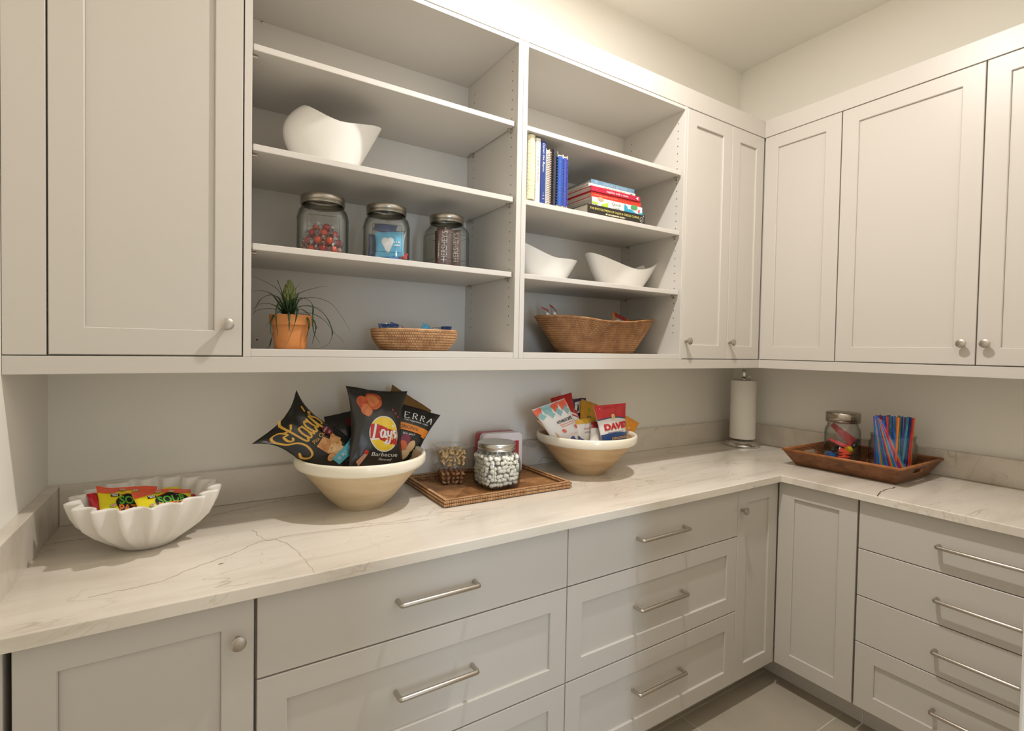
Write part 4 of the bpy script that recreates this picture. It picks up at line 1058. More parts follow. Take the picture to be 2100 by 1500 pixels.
# gold lettered bag
o, pr = bag('crisp_bag', 'black crisp bag with large gold script leaning out of the left stoneware bowl', 'bag', *Q(((516, 911), (609, 800), (676, 985), (762, 930)), (-.235, -.165, -.225, -.165)), .028, FOILB, .27, 51, group=gc, wr=.005, pk=1.9, sag=.08)
STACY = [[(.27, .66), (.21, .60), (.15, .66), (.20, .78), (.28, .76), (.26, .90), (.12, .93), (.02, .80), (.06, .62), (.22, .50), (.28, .34), (.22, .16), (.10, .12), (.01, .22), (.06, .33)],
 [(.52, 1.12), (.42, .98), (.37, .74), (.36, .50), (.40, .40), (.47, .46)], [(.30, .84), (.42, .80), (.54, .88)],
 [(.62, .68), (.54, .70), (.48, .58), (.49, .44), (.55, .42), (.62, .54), (.64, .70)], [(.64, .70), (.62, .52), (.65, .42), (.70, .48)],
 [(.82, .66), (.77, .71), (.70, .62), (.70, .47), (.75, .42), (.82, .50)], [(.86, .72), (.84, .56), (.87, .45), (.93, .52), (.96, .72)],
 [(.96, .72), (.95, .46), (.93, .22), (.86, .02), (.80, -.06), (.80, .04)], [(1.03, .90), (1.00, .80)], [(1.10, .70), (1.05, .74), (1.02, .66), (1.08, .58), (1.07, .46), (1.00, .44)]]
W1, H1 = pr.W, pr.H
pr.stroke(STACY, .03, .345, W1*.84, H1*.60, .0072, GOLD, n=48)
pr.text('Pita Chips', .60, .535, .0135, GOLD, .02, width=W1*.44, shear=.2)
TAN = mat('pita_tan', rgb(214, 164, 104), .5, col2=rgb(182, 120, 70), vscale=50); TANL = mat('pita_pale', rgb(232, 200, 150), .5, col2=rgb(206, 160, 104), vscale=50)
pr.poly([(.36, .475), (.62, .505), (.68, .36), (.38, .31)], TAN); pr.poly([(.40, .34), (.66, .40), (.70, .24), (.46, .20)], TANL); pr.poly([(.60, .43), (.78, .47), (.82, .36), (.66, .33)], TAN)
pr.ell(.38, .26, .020, .012, TAN, 16, 2, .3); pr.ell(.46, .20, .022, .011, TANL, 16, 2, -.2)
MAR = plain('print_maroon', 110, 28, 40, .35); pr.ell(.80, .52, .018, .018, MAR); pr.text('SHARING', .80, .545, .0052, WHITE, .1); pr.text('SIZE', .80, .495, .0052, WHITE, .1)
pr.rect(.34, .98, .12, .24, TEAL, 10, 3, top=lambda t: .05*t, bot=lambda t: .05*t)
pr.text('SIMPLY NAKED', .66, .205, .0125, WHITE, .10, shear=.3, width=W1*.52)
for k in (0, 1): pr.stroke([[(.0, 0), (-.2, .5), (.0, 1)]], .03+.022*k, .80, .02, H1*.14, .0012, plain('print_grey', 190, 190, 186, .4), taper=False)
pr.done('printed_front', o)
# barbecue bag
o, pr = bag('crisp_bag', 'dark crisp bag with round yellow emblem in the middle of the left stoneware bowl', 'bag', *Q(((708, 792), (834, 803), (714, 965), (826, 972)), (-.170, -.155, -.235, -.225)), .030, FOILB2, .16, 52, group=gc, wr=.006, wavy=.005, pk=1.3, sag=.02)
W2, H2 = pr.W, pr.H; CHIP = mat('print_crisp', rgb(222, 112, 62), .5, col2=rgb(186, 74, 40), vscale=60); CHIPL = mat('print_crisp_pale', rgb(232, 146, 92), .5, col2=rgb(208, 110, 60), vscale=60)
pr.ell(.22, .80, .024, .026, CHIP, 22, 3, .2, lump=.06); pr.ell(.26, .72, .022, .020, CHIPL, 20, 3, .8, lump=.06); pr.ell(.40, .845, .031, .030, CHIP, 24, 3, .5, lump=.05); pr.ell(.39, .85, .022, .021, CHIPL, 20, 3, .5)
pr.ell(.575, .445, .0590, .0575, WHITE, 38, 5); pr.ell(.575, .445, .0560, .0545, YELLOW, 38, 5)
pr.rect(.575-.0548/W2, .575+.0548/W2, .365, .525, RED, 12, 5, top=lambda t: .03*math.cos(t*4.2-.5), bot=lambda t: -.012+.03*math.cos(t*4.2-.5))
LAYS = [[(.16, 1.0), (.12, .6), (.06, .14), (.0, .10), (.16, .12), (.32, .14)], [(.54, .62), (.44, .66), (.37, .48), (.40, .26), (.50, .30), (.56, .62)], [(.56, .62), (.54, .34), (.60, .26), (.64, .34)],
        [(.68, .64), (.67, .42), (.74, .34), (.82, .46), (.85, .66)], [(.85, .66), (.82, .30), (.72, -.06), (.58, -.08), (.66, .10)], [(.93, 1.0), (.90, .86)], [(1.06, .62), (.98, .66), (.96, .54), (1.04, .44), (1.0, .28), (.90, .30)]]
pr.stroke(LAYS, .575-.0500/W2, .350, .0950, .0560, .0074, WHITE, n=30)
pr.text('Barbecue', .60, .205, .0125, WHITE, .03, width=W2*.50, shear=.15); pr.text('Flavored', .62, .150, .0075, WHITE, .03, width=W2*.25, shear=.25)
for (a, b) in ((.74, .74), (.80, .70), (.86, .66)): pr.ell(a, b, .004, .003, plain('pepper_red', 196, 60, 44, .4), 10, 1)
pr.poly([(.10, .10), (.24, .22), (.28, .19), (.15, .05)], plain('print_peach', 206, 150, 124, .4)); pr.ell(.25, .215, .009, .007, RED, 12, 1)
pr.done('printed_front', o)
# vegetable crisps
o, pr = bag('crisp_bag', 'black crisp bag with orange band at the right of the left stoneware bowl', 'bag', *Q(((806, 823), (903, 852), (788, 950), (846, 952)), (-.130, -.150, -.185, -.195)), .022, FOILB, .10, 53, group=gc, wr=.004)
W3, H3 = pr.W, pr.H
SERIF = {'T': [[(.0, 1), (1, 1)], [(.5, 1), (.5, 0)], [(.3, 0), (.7, 0)]], 'E': [[(.1, 1), (.1, 0)], [(.1, 1), (.9, 1), (.9, .85)], [(.1, .52), (.7, .52)], [(.1, 0), (.9, 0), (.95, .18)]],
         'R': [[(.1, 1), (.1, 0)], [(.1, 1), (.6, 1), (.85, .78), (.6, .53), (.1, .52)], [(.45, .52), (.7, .2), (1.0, 0)], [(-.05, 0), (.28, 0)]], 'A': [[(.0, 0), (.5, 1), (1.0, 0)], [(.2, .36), (.8, .36)], [(-.1, 0), (.15, 0)], [(.82, 0), (1.15, 0)]]}
def straight(L): return [sum([[Vector(a).lerp(Vector(b), k/3) for k in range(3)] for a, b in zip(s_[:-1], s_[1:])], [])+[Vector(s_[-1])] for s_ in L]
for k, ch in enumerate('TERRA'): pr.stroke(straight(SERIF[ch]), .06+k*.185, .775-.004*abs(k-2), W3*.115, H3*.105, .0026, WHITE, n=12)
pr.text('real vegetable chips', .55, .735, .0058, WHITE, -.02, width=W3*.62, shear=.2)
pr.rect(.0, .96, .56, .68, ORANGE, 14, 4, top=lambda t: -.05*t*t, bot=lambda t: -.05*t*t); pr.poly([(.82, .57), (.96, .63), (.93, .47), (.80, .49)], ORANGE)
pr.text('ORIGINAL', .42, .612, .0125, BLACK, -.02, width=W3*.50); pr.text('SEA SALT', .45, .50, .0070, WHITE, 0, width=W3*.34)
for (a, b, rx, ry, m, an) in ((.42, .36, .020, .030, plain('beet', 130, 40, 62, .5), .4), (.62, .28, .016, .026, plain('taro', 214, 178, 128, .5), -.3), (.30, .20, .022, .024, plain('yam', 226, 140, 70, .5), .1), (.52, .14, .022, .018, plain('parsnip', 226, 196, 150, .5), .3), (.38, .30, .014, .02, plain('carrot', 214, 100, 50, .5), .9)): pr.ell(a, b, rx, ry, m, 18, 3, an, lump=.04)
pr.done('printed_front', o)
bag('crisp_bag', 'brown crisp bag with only its slanting top edge showing in the left stoneware bowl', 'bag', *Q(((804, 789), (884, 842), (770, 930), (850, 950)), (-.085, -.085, -.15, -.16)), .016, mat('foil_bronze', rgb(128, 92, 44), .35, bump=.1, bscale=30), .05, 54, group=gc)
o, pr = bag('crisp_bag', 'black crisp bag half hidden at the back between the script bag and the emblem bag', 'bag', *Q(((664, 856), (742, 838), (676, 960), (760, 965)), (-.13, -.12, -.20, -.20)), .020, FOILB, .06, 55, group=gc)
pr.ell(.62, .80, .016, .016, plain('print_dark_red', 96, 26, 30, .4)); pr.marks(.45, .42, .004, .03, plain('print_grey', 190, 190, 186, .4)); pr.rect(.05, .9, .36, .365, plain('print_grey', 190, 190, 186, .4), 6, 1); pr.done('printed_front', o)
# snack bags in the right bowl
gs = 'snack bags in the right stoneware bowl'
PW = mat('bag_white', rgb(232, 228, 222), .35, bump=.08, bscale=30); KRAFT = plain('bag_kraft', 206, 168, 126, .7); CORL = plain('bag_coral', 232, 106, 78, .4); AQUA = plain('bag_aqua', 142, 188, 188, .4)
o, pr = bag('snack_bag', 'white snack bag with coral and aqua zigzag top in the right stoneware bowl', 'bag', *Q(((1091, 841), (1158, 817), (1150, 930), (1214, 928)), (-.215, -.200, -.235, -.260)), .022, PW, .05, 61, group=gs)
W5, H5 = pr.W, pr.H
for k in range(4):
    a = -.02+k*.25
    pr.poly([(a, .97), (a+.26, .99), (a+.13, .83), (a, .84)] if k % 2 == 0 else [(a, .98), (a+.27, .99), (a+.20, .86), (a-.02, .83)], CORL if k in (0, 3) else (AQUA if k in (1,) else CORL))
    pr.poly([(a+.02, .84), (a+.14, .90), (a+.22, .80), (a+.08, .74)], AQUA)
pr.text('ATHROCKPZ', .60, .655, .0125, BLACK, .10, width=W5*.56, bold=.03)
pr.marks(.62, .595, .004, W5*.5, CORL, .10); pr.marks(.64, .56, .003, W5*.5, CORL, .10)
pr.ell(.86, .50, .008, .008, CORL, 16, 2); pr.ell(.40, .46, .009, .009, CORL, 16, 2)
rnd = random.Random(2)
for k in range(16): pr.stroke([[(0, 0), (.5, rnd.uniform(-.4, .4)), (1, rnd.uniform(-.3, .3))]], rnd.uniform(.36, .8), rnd.uniform(.1, .40), .014, .008, .0012, CORL, n=5)
pr.done('printed_front', o)
bag('snack_bag', 'brown kraft pouch low at the left rim of the right stoneware bowl', 'bag', *Q(((1099, 861), (1142, 872), (1148, 915), (1168, 918)), (-.205, -.235, -.235, -.255)), .010, KRAFT, .03, 62, group=gs)
bag('snack_bag', 'plain red snack bag at the top back of the right stoneware bowl', 'bag', *Q(((1129, 818), (1172, 805), (1145, 900), (1190, 890)), (-.115, -.11, -.20, -.20)), .012, mat('bag_red', rgb(192, 44, 38), .35, bump=.08, bscale=30), .05, 63, group=gs)
o, pr = bag('snack_bag', 'purple snack bag with a white patch at the back of the right stoneware bowl', 'bag', *Q(((1171, 819), (1202, 816), (1166, 890), (1204, 890)), (-.10, -.095, -.18, -.18)), .012, mat('bag_purple', rgb(72, 50, 92), .35, bump=.08, bscale=30), .04, 64, group=gs)
pr.poly([(.22, .88), (.82, .92), (.80, .52), (.16, .56)], WHITE); pr.rect(.30, .40, .62, .80, BLACK, 2, 3); pr.rect(.56, .66, .62, .80, BLACK, 2, 3); pr.done('printed_front', o)
o, pr = bag('snack_bag', 'golden snack bag with green letters in the right stoneware bowl', 'bag', *Q(((1192, 819), (1226, 830), (1186, 895), (1222, 900)), (-.13, -.13, -.21, -.21)), .013, mat('bag_gold', rgb(220, 160, 40), .35, bump=.08, bscale=30), .04, 65, group=gs)
pr.text('S', .40, .74, .020, GREENP, .1, bold=.04); pr.text('O', .42, .50, .022, plain('deep_green', 60, 128, 52, .4), .1, bold=.05); pr.ell(.85, .42, .010, .012, GREENP); pr.done('printed_front', o)
o, pr = bag('snack_bag', 'blue snack bag with red and white stripes, beside the white zigzag bag', 'bag', *Q(((1160, 831), (1183, 842), (1172, 900), (1204, 905)), (-.175, -.175, -.26, -.26)), .010, mat('bag_blue', rgb(52, 76, 140), .35, bump=.08, bscale=30), .04, 66, group=gs)
pr.rect(0, 1, .80, 1.0, RED, 6, 3); pr.rect(0, 1, .74, .80, WHITE, 6, 2); pr.rect(0, 1, .68, .74, RED, 6, 2); pr.rect(0, 1, .50, .68, WHITE, 6, 2); pr.done('printed_front', o)
o, pr = bag('snack_bag', 'white snack bag with gold top and red script in the right stoneware bowl', 'bag', *Q(((1179, 862), (1219, 857), (1190, 925), (1226, 925)), (-.235, -.23, -.262, -.262)), .012, PW, .03, 67, group=gs)
pr.rect(0, 1, .85, 1.0, plain('bag_goldtop', 222, 172, 58, .4), 8, 3); pr.text("Kellogg's", .60, .70, .0095, RED, .05, width=pr.W*.62, shear=.3); pr.text('SPECIAL K', .62, .58, .0068, plain('print_greyt', 120, 110, 112, .4), .04, width=pr.W*.66); pr.poly([(.62, .36), (.98, .42), (.92, .26), (.70, .24)], RED); pr.done('printed_front', o)
o, pr = bag('snack_bag', 'white snack bag with dark red top, tucked behind the sunflower seed bag', 'bag', *Q(((1212, 866), (1242, 864), (1208, 925), (1242, 926)), (-.255, -.255, -.285, -.285)), .010, PW, .03, 68, group=gs)
pr.rect(0, 1, .78, 1.0, plain('bag_winered', 156, 36, 42, .4), 8, 3); pr.text('N', .5, .86, .010, WHITE); pr.marks(.7, .5, .006, .006, plain('print_greyt', 120, 110, 112, .4), 1.57); pr.done('printed_front', o)
o, pr = bag('snack_bag', 'red white and blue seed bag standing tall at the front of the right stoneware bowl', 'bag', *Q(((1217, 833), (1283, 827), (1236, 925), (1285, 922)), (-.275, -.265, -.305, -.290)), .015, PW, .05, 69, group=gs)
W6, H6 = pr.W, pr.H; DRED = plain('bag_seedred', 198, 42, 46, .35); DBLU = plain('bag_seedblue', 40, 72, 124, .35)
pr.rect(0, 1, .70, 1.0, DRED, 12, 6, bot=lambda t: .05*math.sin(PI*t)-.02); pr.rect(0, 1, .675, .70, DBLU, 12, 2, top=lambda t: .05*math.sin(PI*t)-.02, bot=lambda t: .05*math.sin(PI*t)-.02)
for k in range(12): a = 2*PI*k/12; pr.ell(.47+.0075*math.cos(a)/W6, .735+.0075*math.sin(a)/H6, .0042, .0022, plain('petal', 246, 226, 170, .4), 8, 1, a); pr.layer = 4
pr.layer = 6; pr.ell(.47, .735, .006, .006, plain('sun_centre', 224, 176, 60, .4), 14, 1)
pr.text('DAVID', .56, .535, .0245, DRED, .06, width=W6*.86, bold=.05); pr.marks(.50, .40, .0040, W6*.56, plain('print_greyt', 120, 110, 112, .4), .05)
pr.rect(0, 1, .0, .345, DBLU, 12, 6, top=lambda t: .03*math.sin(PI*t)+.03*t); pr.text('ORIGINAL', .66, .27, .0105, GOLD, .05, width=W6*.66, bold=.02)
pr.done('printed_front', o)
o, pr = bag('snack_bag', 'orange snack bag at the right rim of the right stoneware bowl', 'bag', *Q(((1278, 850), (1311, 868), (1258, 915), (1284, 918)), (-.205, -.215, -.225, -.235)), .012, mat('bag_orange', rgb(228, 150, 40), .3, bump=.1, bscale=30), .04, 70, group=gs)
pr.ell(.6, .55, .010, .012, plain('bag_nut', 214, 132, 84, .4), 16, 2); pr.ell(.48, .66, .004, .003, WHITE, 10, 1); pr.done('printed_front', o)

# ---------------------------------------------------------------- paper towel stand
hx, hy = -.166, -.172
c = thing('paper_towel_stand', 'chrome paper towel stand with round domed base in the counter corner', 'stand', (hx, hy, ZT+.0005))
q = MB(); q.lathe([(.001, .0), (.082, .0), (.087, .002), (.0885, .007), (.086, .013), (.078, .021), (.066, .029), (.050, .034), (.030, .037), (.014, .038)], (hx, hy, ZT+.0005), 56); q.build('base', CHROME, c, smooth=True, angle=60)
q = MB(); q.lathe([(.0055, .036), (.0055, .365), (.0100, .368), (.0125, .378), (.0125, .402), (.0105, .412), (.0075, .4145), (.0005, .4155)], (hx, hy, ZT+.0005), 24); q.build('rod', CHROME, c, smooth=True, angle=50)
q = MB(); q.tube([(hx+.030, hy-.018, ZT+.34), (hx+.030, hy-.018, ZT+.372), (hx+.026, hy-.014, ZT+.382), (hx+.018, hy-.010, ZT+.372), (hx+.014, hy-.008, ZT+.360)], .0032, 8); q.build('tension_arm', CHROME, c, smooth=True)
q = MB(); q.lathe([(.020, .040), (.060, .040), (.0635, .043), (.0635, .3535), (.060, .3565), (.020, .3565), (.020, .040)], (hx, hy, ZT+.0005), 48); o = q.build('paper_roll', PAPER, smooth=True, loc=(hx, hy, ZT+.0405), angle=40)
tag(o, 'white roll of paper towel on the chrome stand', 'paper towel')

# ---------------------------------------------------------------- flared tray with handles
bx0, bx1, by0, by1 = -.384, -.082, -.945, -.568     # base
rx0, rx1, ry0, ry1 = -.446, -.032, -.980, -.540     # rim
z0, z1 = ZT+.0008, ZT+.0705
T2 = thing('handled_tray', 'flared brown rattan tray with cut handles on the right counter', 'tray', ((bx0+bx1)/2, (by0+by1)/2, ZT+.0005))
q = MB(); q.box(bx0+.001, bx1-.001, by0+.001, by1-.001, z0, z0+.006, .001); q.build('tray_base', RATTAN3, T2)
def flare(f): return (bx0+(rx0-bx0)*f, bx1+(rx1-bx1)*f, by0+(ry0-by0)*f, by1+(ry1-by1)*f, z0+(z1-z0)*f)
NR = 12
def wall_side(which, a0, a1, f0, f1, q):
    """ribbed slanted wall strip; a along the side, f up the slope"""
    rows = max(1, int(round((f1-f0)*NR)))
    def pt(a, f, off):
        X0, X1, Y0, Y1, zz = flare(f)
        if which == 'xn': return Vector((X0-off, Y0+(Y1-Y0)*a, zz))
        if which == 'xp': return Vector((X1+off, Y1+(Y0-Y1)*a, zz))
        if which == 'yn': return Vector((X1+(X0-X1)*a, Y0-off, zz))
        return Vector((X0+(X1-X0)*a, Y1+off, zz))
    th = .0075; vv = []; L = []
    for k in range(rows): L += [(f0+(f1-f0)*(k+.08)/rows, 0), (f0+(f1-f0)*(k+.5)/rows, .0022), (f0+(f1-f0)*(k+.92)/rows, 0)]
    inn = [(f, -th-o_) for f, o_ in reversed(L)]; ring = L+inn; n = len(ring); S_ = 8
    for i in range(S_+1):
        a = a0+(a1-a0)*i/S_; vv += [pt(a, f, o_) for f, o_ in ring]
    q.add(vv, [(i*n+k, (i+1)*n+k, (i+1)*n+(k+1) % n, i*n+(k+1) % n) for i in range(S_) for k in range(n)]+[tuple(range(n)), tuple(S_*n+k for k in range(n-1, -1, -1))])
for wh in ('xn', 'xp'): q = MB(); wall_side(wh, 0, 1, 0, 1, q); q.build('tray_wall', RATTAN3, T2, smooth=True, angle=60)
for wh in ('yn', 'yp'):
    q = MB(); wall_side(wh, 0, .36, 0, 1, q); wall_side(wh, .64, 1, 0, 1, q); wall_side(wh, .36, .64, 0, 5/12, q); wall_side(wh, .36, .64, 9/12, 1, q); q.build('tray_wall', RATTAN3, T2, smooth=True, angle=60)
q = MB()
cs_ = [(rx0, ry0), (rx1, ry0), (rx1, ry1), (rx0, ry1)]
for i in range(4): a = cs_[i]; b = cs_[(i+1) % 4]; q.tube([(a[0]+(0.004 if a[0] < -.2 else -.004), a[1], z1+.001), (b[0]+(0.004 if b[0] < -.2 else -.004), b[1], z1+.001)], .0058, 8)
q.build('rim_coil', mat('rattan_rim', rgb(168, 106, 56), .45, col2=rgb(134, 80, 40), vscale=30), T2, smooth=True)
ZT2 = z0+.0064

# jar of clips
jx, jy = -.198, -.672
c = jar('screw_lid_jar', 'round glass jar with steel lid holding red plastic clips, on the handled tray', jx, jy, ZT2, .0755, .228, 0, lid=mat('steel_lid', rgb(172, 164, 150), .25, 1.0), p=2.0, lidh=.045, neck=.80, panel=False)
RP = plain('plastic_red', 206, 40, 44, .3); RO = plain('plastic_orange_red', 232, 74, 48, .3)
def clip(label, p0, d, L, wd, m, open_=.35, jaw=True):
    p0 = Vector(p0); d = Vector(d).normalized(); view = (CAM-p0).normalized(); s_ = d.cross(view).normalized(); n = s_.cross(d)
    c = thing('bag_clip', label, 'clip', p0, 'clips in the steel lidded jar')
    for sg in (1, -1):
        q = MB(); A = p0+n*(sg*wd*.20); B = p0+d*L+n*(sg*.004)+s_*(sg*open_*wd*.3); t = .0035
        vv = []
        for (p, ww) in ((A, wd*.95), (A.lerp(B, .45), wd*.80), (B, wd*.34)):
            for a in (1, -1):
                for b in (1, -1): vv.append(p+s_*(a*ww*.5)+n*(b*t))
        q.add(vv, [(0, 1, 3, 2), (8, 10, 11, 9)]+[(i*4+a, i*4+b, i*4+4+b, i*4+4+a) for i in (0, 1) for a, b in ((0, 1), (1, 3), (3, 2), (2, 0))]); q.build('clip_arm', m, c)
    q = MB(); q.tube([p0+s_*(wd*.7), p0-s_*(wd*.7)], .0055, 10); q.build('hinge_spring', NICKEL, c, smooth=True)
clip('long red plastic clip slanting across the upper part of the steel lidded jar', (jx+.030, jy-.034, ZT2+.098), (-.30, .60, .62), .115, .040, RP, .15)
clip('red plastic clip below the long one in the steel lidded jar', (jx+.014, jy-.030, ZT2+.074), (-.45, .75, .34), .092, .020, plain('plastic_rose', 214, 70, 76, .3), .3)
clip('orange red plastic clip near the bottom right of the steel lidded jar', (jx-.032, jy-.004, ZT2+.068), (.25, -.85, -.22), .046, .020, RO, .3)
c = thing('concertina_clip', 'orange red zigzag plastic clip at the bottom of the steel lidded jar', 'clip', (jx-.036, jy-.020, ZT2+.01), 'clips in the steel lidded jar')
q = MB(); zz = ZT2+.012
for k in range(4): q.tube([(jx-.044+(.0 if k % 2 else -.006), jy-.006, zz+k*.0125), (jx-.030, jy-.046, zz+.004+k*.0125)], [.0045, .0028], 8)
for k in range(3): q.tube([(jx-.030, jy-.046, zz+.004+k*.0125), (jx-.044, jy-.006, zz+(k+1)*.0125)], [.0028, .0040], 8)
q.build('zigzag_body', RO, c, smooth=True)
q = MB(); q.tube([(jx-.030, jy-.034, ZT2+.070), (jx-.016, jy-.042, ZT2+.074)], .0145, 18); o = q.build('yellow_disc', plain('plastic_yellow', 222, 190, 40, .35), smooth=True, loc=(jx-.026, jy-.052, ZT2+.045), angle=40); tag(o, 'yellow plastic disc near the middle of the steel lidded jar', 'disc')
q = MB(); o3 = Vector((jx-.026, jy-.052, ZT2+.106))
q = MB(); q.lathe([(.001, .002), (.021, .002), (.022, .005), (.022, .030), (.024, .031), (.024, .044), (.022, .046), (.001, .046)], (jx+.008, jy+.036, ZT2+.010), 24); c = thing('small_pot', 'small dark pot with a blue cap at the bottom of the steel lidded jar', 'pot', (jx+.008, jy+.036, ZT2+.010)); 
q = MB(); q.lathe([(.001, .002), (.021, .002), (.022, .004), (.022, .024), (.001, .024)], (jx-.030, jy+.030, ZT2+.010), 24); q.build('pot_body', plain('amber_dark', 120, 74, 34, .3), c, smooth=True, angle=40)
q = MB(); q.lathe([(.0245, .0242), (.0245, .038), (.023, .0395), (.001, .0395)], (jx-.030, jy+.030, ZT2+.010), 24); q.build('cap', plain('cap_blue', 44, 104, 176, .35), c, smooth=True, angle=40)
c.location = (jx+.008, jy+.036, ZT2+.010)
q = MB(); q.tube([(jx-.052, jy+.012, ZT2+.062), (jx+.0, jy+.036, ZT2+.066), (jx+.045, jy+.02, ZT2+.072)], .0095, 10, flat=.6); o = q.build('black_clip', plain('plastic_black', 40, 40, 36, .35), smooth=True, loc=(jx, jy+.02, ZT2+.06)); tag(o, 'black plastic clip lying behind the red ones in the steel lidded jar', 'clip')
q = MB(); q.tube([(jx-.02, jy-.05, ZT2+.085), (jx+.030, jy-.050, ZT2+.112)], .010, 10, flat=.6); o = q.build('black_clip', plain('plastic_black', 40, 40, 36, .35), smooth=True, loc=(jx, jy-.04, ZT2+.09)); tag(o, 'black plastic clip beside the yellow disc in the steel lidded jar', 'clip')

# jar of straws
kx, ky = -.212, -.868; KR, KH = .082, .163
c = thing('straw_jar', 'wide open glass jar packed with coloured straws on the handled tray', 'jar', (kx, ky, ZT2))
q = MB(); q.lathe([(.001, .003), (.060, .003), (.070, .006), (.0775, .014), (KR, .028), (KR, KH-.035), (.0755, KH-.022), (.0755, KH-.006), (.078, KH-.003), (.078, KH), (.075, KH), (.0725, KH-.004), (.0725, KH-.022), (.0770, KH-.036), (.0770, .028), (.070, .012), (.001, .009)], (kx, ky, ZT2), 64); q.build('glass_body', GLASS, c, smooth=True)
STC = [('blue', (40, 96, 188)), ('blue', (40, 96, 188)), ('royal blue', (52, 60, 160)), ('green', (34, 150, 96)), ('teal', (30, 140, 150)), ('red', (204, 40, 46)), ('orange', (232, 116, 36)), ('purple', (96, 62, 150)), ('light blue', (84, 148, 216)), ('red', (204, 40, 46))]
random.seed(21); ns = 0; proto = {}
def straw(p0, p1, col):
    nm, cc = col; d = (p1-p0); L = d.length
    key = (nm,)
    if key not in proto:
        q = MB(); n = 8; r = .0037; q.lathe([(r, 0), (r, .228), (r-.0007, .228), (r-.0007, .0)], n=n); o = q.build('drinking_straw', mat('straw_'+nm.replace(' ', '_'), rgb(*cc), .3), smooth=True, angle=40); proto[key] = o
    else:
        o = proto[key].copy(); C.objects.link(o)
    o.location = p0; o.rotation_mode = 'QUATERNION'; o.rotation_quaternion = d.to_track_quat('Z', 'Y')
    tag(o, '%s plastic drinking straw standing in the straw jar on the tray' % nm, 'straw', '%s straws in the straw jar' % nm)
base_z = ZT2+.011
view2 = Vector((CAM.x-kx, CAM.y-ky, 0)).normalized(); sd2 = Vector((-view2.y, view2.x, 0))   # sd2 points to the picture's left... right of the jar seen from the room
for k in range(48):
    c0 = Vector((kx, ky, 0))
    if k < 22:      # the near fan, its tops gathered to one side
        f = k/21; lo = c0+sd2*(-.056+.108*f)+view2*(.032*math.sqrt(max(0, 1-(2*f-1)**2*.9))); hi = c0+sd2*(-.062+.050*f)+view2*(.036-.02*abs(f-.4))
    elif k < 38:    # nearly upright ones behind and to the right
        f = (k-22)/15; lo = c0+sd2*(-.030+.088*f)+view2*(-.012*(1+k % 3)+.008); hi = c0+sd2*(-.046+.112*f)+view2*(-.010*(1+k % 3))
    else:
        a = 2*PI*(k-38)/10; lo = c0+Vector((math.cos(a), math.sin(a), 0))*.040-view2*.012; hi = c0+Vector((math.cos(a), math.sin(a), 0))*.052-view2*.020
    h0 = hi-Vector((kx, ky, 0)); 
    if h0.length > .066: hi = Vector((kx, ky, 0))+h0*(.066/h0.length)
    l0 = lo-Vector((kx, ky, 0))
    if l0.length > .062: lo = Vector((kx, ky, 0))+l0*(.062/l0.length)
    p0 = Vector((lo.x, lo.y, base_z+random.uniform(0, .002))); p1 = Vector((hi.x, hi.y, base_z+.15)); p1 = p0+(p1-p0).normalized()*.225
    straw(p0, p1, STC[(k*7+k//5) % len(STC)])
